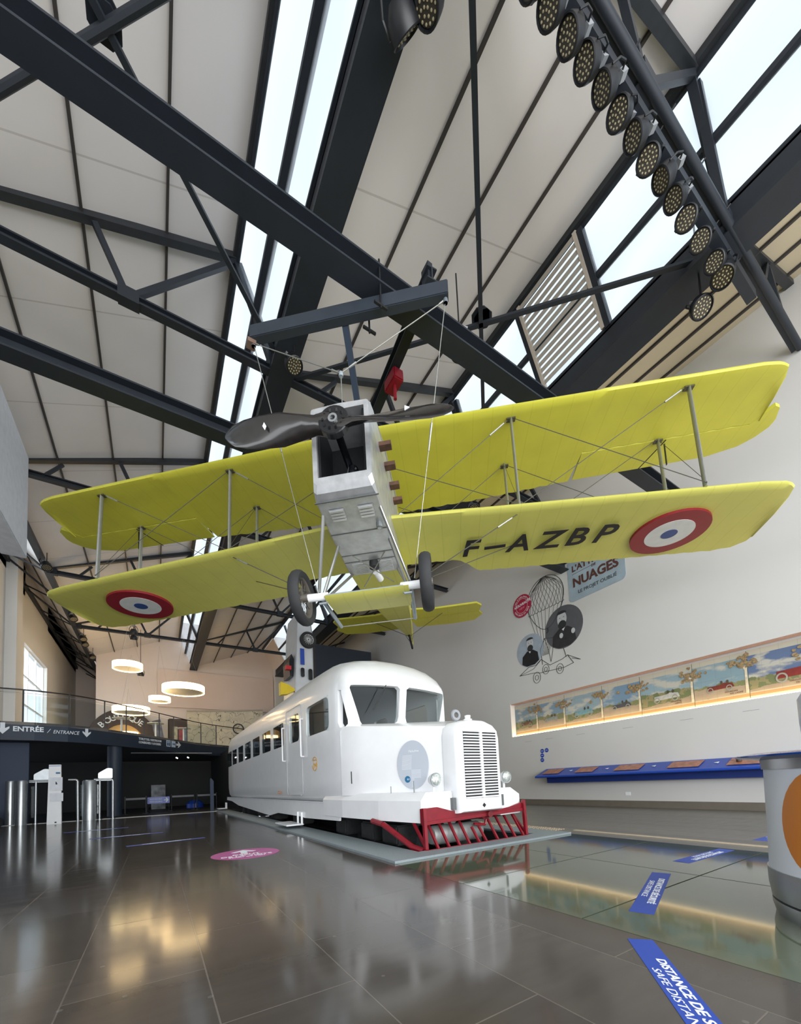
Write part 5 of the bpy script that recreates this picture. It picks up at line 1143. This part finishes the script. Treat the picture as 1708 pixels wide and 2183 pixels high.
# portraits
def portrait(lab, y, z, r, bgc, suit, turn):
    p = thing('portrait_disc', lab, 'portrait', (RX, y, z), 'round portraits on the right wall'); O = lambda a, b, d: (-.008-d, a, b)
    ellipse(MB(), O(0, 0, 0), (0, 1, 0), (0, 0, 1), r, r, -.004, 40).build('disc', mat('portrait_bg_'+bgc, bgc, .6, 0, .10, 4), p)
    sm_ = mat('portrait_suit_'+suit, suit, .6, 0, .2, 6)
    pts = [(-.62*r, -.76*r), (-.55*r, -.25*r), (-.22*r, -.02*r), (.22*r, -.02*r), (.58*r, -.28*r), (.64*r, -.74*r), (.3*r, -.94*r), (-.3*r, -.94*r)]
    MB().prism(pts, (-.004, 0, 0), O(0, 0, .006), (0, 1, 0), (0, 0, 1)).build('printed_coat', sm_, p)
    SK = mat('portrait_skin', 'b9bcc0', .6, 0, .1, 8)
    fc = ellipse(MB(), O(turn*.04*r, .40*r, .011), (0, 1, 0), (0, 0, 1), .25*r, .36*r, -.003, 24).build('printed_face', SK, p)
    ellipse(MB(), O(turn*.04*r, .12*r, .015), (0, 1, 0), (0, 0, 1), .21*r, .20*r, -.003, 20).build('printed_beard', mat('portrait_hair', '2c2d31', .6), p)
    MB().prism([(.26*r*math.cos(PI*i/10), .14*r*math.sin(PI*i/10)) for i in range(11)], (-.003, 0, 0), O(turn*.04*r, .64*r, .014), (0, 1, 0), (0, 0, 1)).build('printed_hair', mat('portrait_hair', '2c2d31'), p)
    for e_ in (-.10, .10): ellipse(MB(), O(turn*.04*r+e_*r, .46*r, .016), (0, 1, 0), (0, 0, 1), .03*r, .015*r, -.003, 10).build('printed_eye', mat('portrait_hair', '2c2d31'), fc)
    MB().prism([(-.02*r, 0), (.02*r, 0), (.01*r, .1*r), (-.01*r, .1*r)], (-.003, 0, 0), O(turn*.04*r, .27*r, .015), (0, 1, 0), (0, 0, 1)).build('printed_nose', mat('portrait_shade', '8c8f94', .6), fc)
    MB().prism([(-.10*r, 0), (.10*r, 0), (0, -.16*r)], (-.003, 0, 0), O(0, -.03*r, .015), (0, 1, 0), (0, 0, 1)).build('printed_collar', mat('portrait_white', 'd5d8dc', .6), p)
    return p
p1 = portrait('round dark portrait of a bearded man in a long coat right of the balloon', 7.98, 5.98, .72, '55565b', '2e2d31', 1)
for a, b in ((.12, -.38), (-.50, -.35)): ellipse(MB(), (-.026, a*.72, b*.72), (0, 1, 0), (0, 0, 1), .07, .09, -.003, 14).build('printed_hand', mat('portrait_skin', 'b9bcc0'), p1)
portrait('round pale portrait of a bearded man in a black jacket left of the winged car', 9.40, 5.62, .60, '9ba6b3', '15161a', -1)
# blue dot marker
for i, (y, z) in enumerate(((9.17, 1.90), (9.18, 1.74), (9.19, 1.58), (8.98, 1.91))):
    d_ = tag(ellipse(MB(), WP(y, z), (0, 1, 0), (0, 0, 1), .075, .075, -.006, 24).build('blue_dot', BLUEP), ('top', 'middle', 'lowest', 'right-hand')[i]+' blue dot sticker of the four-dot marker on the right wall', 'sticker', 'blue dot marker')
    MB().box(RX-.016, RX-.010, y-.04, y+.04, z-.006, z+.006).build('glyph', LETW, d_)
sk_ = tag(MB().box(RX-.012, RX, 6.22, 6.37, .34, .44).build('wall_socket', WHITE, bevel=.004), 'white electrical socket low on the right wall', 'socket')
# sloping blue reading shelf
rs = thing('reading_shelf', 'long royal blue sloping reading shelf with brown picture plates on the right wall', 'shelf', (RX, 6, .75))
MB().prism([(0, .50), (-.62, .26), (-.64, .22), (-.62, .20), (0, .40)], (0, 8.4, 0), (0, -5.35, 0), (1, 0, 0), (0, 0, 1)).build('desk_top', BLUEP, rs)
MB().prism([(0, .40), (-.28, .30), (-.26, .02), (0, 0)], (0, 8.0, 0), (0, -5.15, 0), (1, 0, 0), (0, 0, 1)).build('back_box', mat('deep_blue_paint', '18337c', .4), rs)
dn2 = Vector((-.62, 0, -.24)).normalized(); nn = Vector((-.24, 0, .62)).normalized()
for i, (y, w_) in enumerate(((2.55, .62), (1.35, .6), (.05, .7), (-1.35, .7), (-2.6, .7), (-3.9, .8))):
    o = Vector((-.10, y, .47))+nn*.006; k = MB(); k.prism([(0, -w_/2), (.42, -w_/2), (.42, w_/2), (0, w_/2)], nn*.006, o, dn2, (0, 1, 0)); pl_ = k.build('picture_plate', mat('brown_picture', 'a5705a', .4, 0, .35, 9), rs)
    if i < 5:
        o2 = Vector((-.3, y-.65, .39))+nn*.006; MB().prism([(-.05, -.05), (.05, -.05), (.0, .05)], nn*.004, o2, dn2, (0, 1, 0)).build('white_symbol', LETW, rs)
tag(MB().lathe([(.05, 0), (.055, .08), (.03, .11)], 12, (RX-.35, 3.55, 1.14)).build('brown_model', mat('brown_model', '4a3a2c', .6)), 'small dark brown model standing on the right end of the blue shelf', 'model')

# ------------------------------------------------------------------ round information counter at the right edge
kc = Vector((3.87, .42, 0)); ko = thing('round_counter', 'round white counter with steel plinth and blue top cut by the right edge', 'counter', kc)
MB().lathe([(.64, .0), (.655, .07), (.655, .10)], 72).build('plinth_foot', INOX, ko, smooth=True)
MB().lathe([(.635, .10), (.635, .115)], 72).build('plinth_gap', BLACK, ko)
MB().lathe([(.655, .115), (.665, .20), (.665, .31)], 72).build('steel_plinth', INOX, ko, smooth=True)
MB().lathe([(.655, .31), (.645, .60), (.635, .98)], 72).build('white_body', mat('cool_grey_laminate', 'd9dfe8', .35, 0, .02, 3), ko, smooth=True)
MB().lathe([(.645, .98), (.65, 1.045)], 72).build('steel_band', INOX, ko, smooth=True)
MB().lathe([(0, 1.045), (.66, 1.045), (.78, 1.065), (.78, 1.075), (.70, 1.09), (0, 1.095)], 72).build('counter_top', mat('blue_glossy_top', '1c4aa0', .15, .3), ko, smooth=True)
k = MB(); n = 30
def bodyr(z): return .655+(.635-.655)*(z-.31)/.67+.003
cen = math.atan2(-kc.y, -kc.x)-.04
vs = []; fs = []
ring_ = [(cen+.30+.44*math.cos(2*PI*i/n), .63+.34*math.sin(2*PI*i/n)) for i in range(n)]
rows = 14
for j in range(rows+1):
    z = .30+.67*j/rows; h_ = max(0, 1-((z-.64)/.36)**2)**.5*.52
    for i in range(17): a = 2.86-h_+2*h_*i/16; vs.append((bodyr(z)*math.cos(a), bodyr(z)*math.sin(a), z))
for j in range(rows):
    for i in range(16): b = j*17+i; fs.append((b, b+1, b+18, b+17))
MB().add(vs, fs).build('orange_oval', mat('orange_vinyl', 'c8792c', .45, 0, .03, 3), ko, smooth=True)
tk_ = thing('info_totem', 'rounded white totem standing on the round counter at the right edge', 'totem', kc+Vector((.06, -.02, 1.095)))
MB().lathe([(.45, 0), (.46, .2), (.46, .36), (.42, .43), (.28, .46), (0, .47)], 48).build('shell', mat('cool_grey_laminate', 'c3cad4'), tk_, smooth=True)

# ------------------------------------------------------------------ floor stickers
def tape(lab, a, b, w, txt=True, ts=.062):
    a, b = Vector((a[0], a[1], 0)), Vector((b[0], b[1], 0)); d = (b-a).normalized(); n = Vector((-d.y, d.x, 0)); L = (b-a).length
    o = thing('floor_sticker', lab, 'sticker', a+Vector((0, 0, .0005)), 'blue distancing stickers on the floor')
    k = MB().prism([(0, -w/2), (L, -w/2), (L, w/2), (0, w/2)], (0, 0, .0015), (0, 0, 0), d, n); k.build('tape', TAPE, o)
    if txt:
        text('sticker_text', 'DISTANCE DE S\u00c9CURIT\u00c9', w*.42, LETW, o, d*(L*.18)+n*(w*.04)+Vector((0, 0, .0022)), d, n, .0005, shear=.15, bold=w*.012, sx=L*.66/(w*.42*11.4))
        text('sticker_text', 'SAFE DISTANCE', w*.38, LETW, o, d*(L*.26)-n*(w*.36)+Vector((0, 0, .0022)), d, n, .0005, shear=.2, sx=L*.46/(w*.38*7.9))
    return o
tape('nearest blue floor sticker in the bottom right corner', (2.46, 1.33), (1.38, .365), .135)
tape('blue floor sticker lying across the green glass paving', (4.17+.05, 2.02), (2.93, 1.56), .155)
tape('far blue floor sticker near the beige strip on the glass paving', (5.98, 2.09), (4.86, 2.12), .16)
tape('blue floor sticker beyond the beige strip beside the round counter', (8.1, 2.0), (6.95, 2.05), .16)
tape('blue floor line crossing the stone tiles, nearest of the three on the left', (-.50, 9.42), (.89, 9.62), .13)
tape('blue floor line on the left stone tiles, middle one of the three', (-1.34, 11.83), (.14, 11.92), .14)
tape('blue floor line on the left stone tiles, farthest of the three', (-2.24, 14.7), (-.73, 14.8), .15)
ps_ = thing('pink_floor_disc', 'pink round floor sticker with white arrow and letters left of the railcar', 'sticker', (1.19, 6.62, .0005))
PK = mat('pink_vinyl', 'b8559a', .35, 0, .03, 3)
MB().lathe([(0, 0), (.50, 0), (.50, .0015), (0, .0015)], 56).build('disc', PK, ps_)
pd = Vector((.96, -.10, 0)).normalized(); pn_ = Vector((.10, .96, 0)).normalized()
MB().prism([(-.05, .02), (.05, .02), (.05, .22), (.14, .16), (.19, .21), (0, .40), (-.19, .21), (-.14, .16), (-.05, .22)], (0, 0, .001), (-.02, .0, .0016), pd, pn_).build('arrow', LETW, ps_)
for body, sz, yy in (('DEBUT', .13, -.11), ('DE LA VISITE', .13, -.235), ('START OF VISIT', .075, -.325)):
    t_ = text('sticker_text', body, sz, LETW, ps_, pn_*yy+Vector((0, 0, .0022)), pd, pn_, .0005, 'CENTER', bold=.003)
for i, (x, y) in enumerate(((4.62, 3.62), (4.62, 3.52), (4.62, 3.42), (4.73, 3.42))): pass
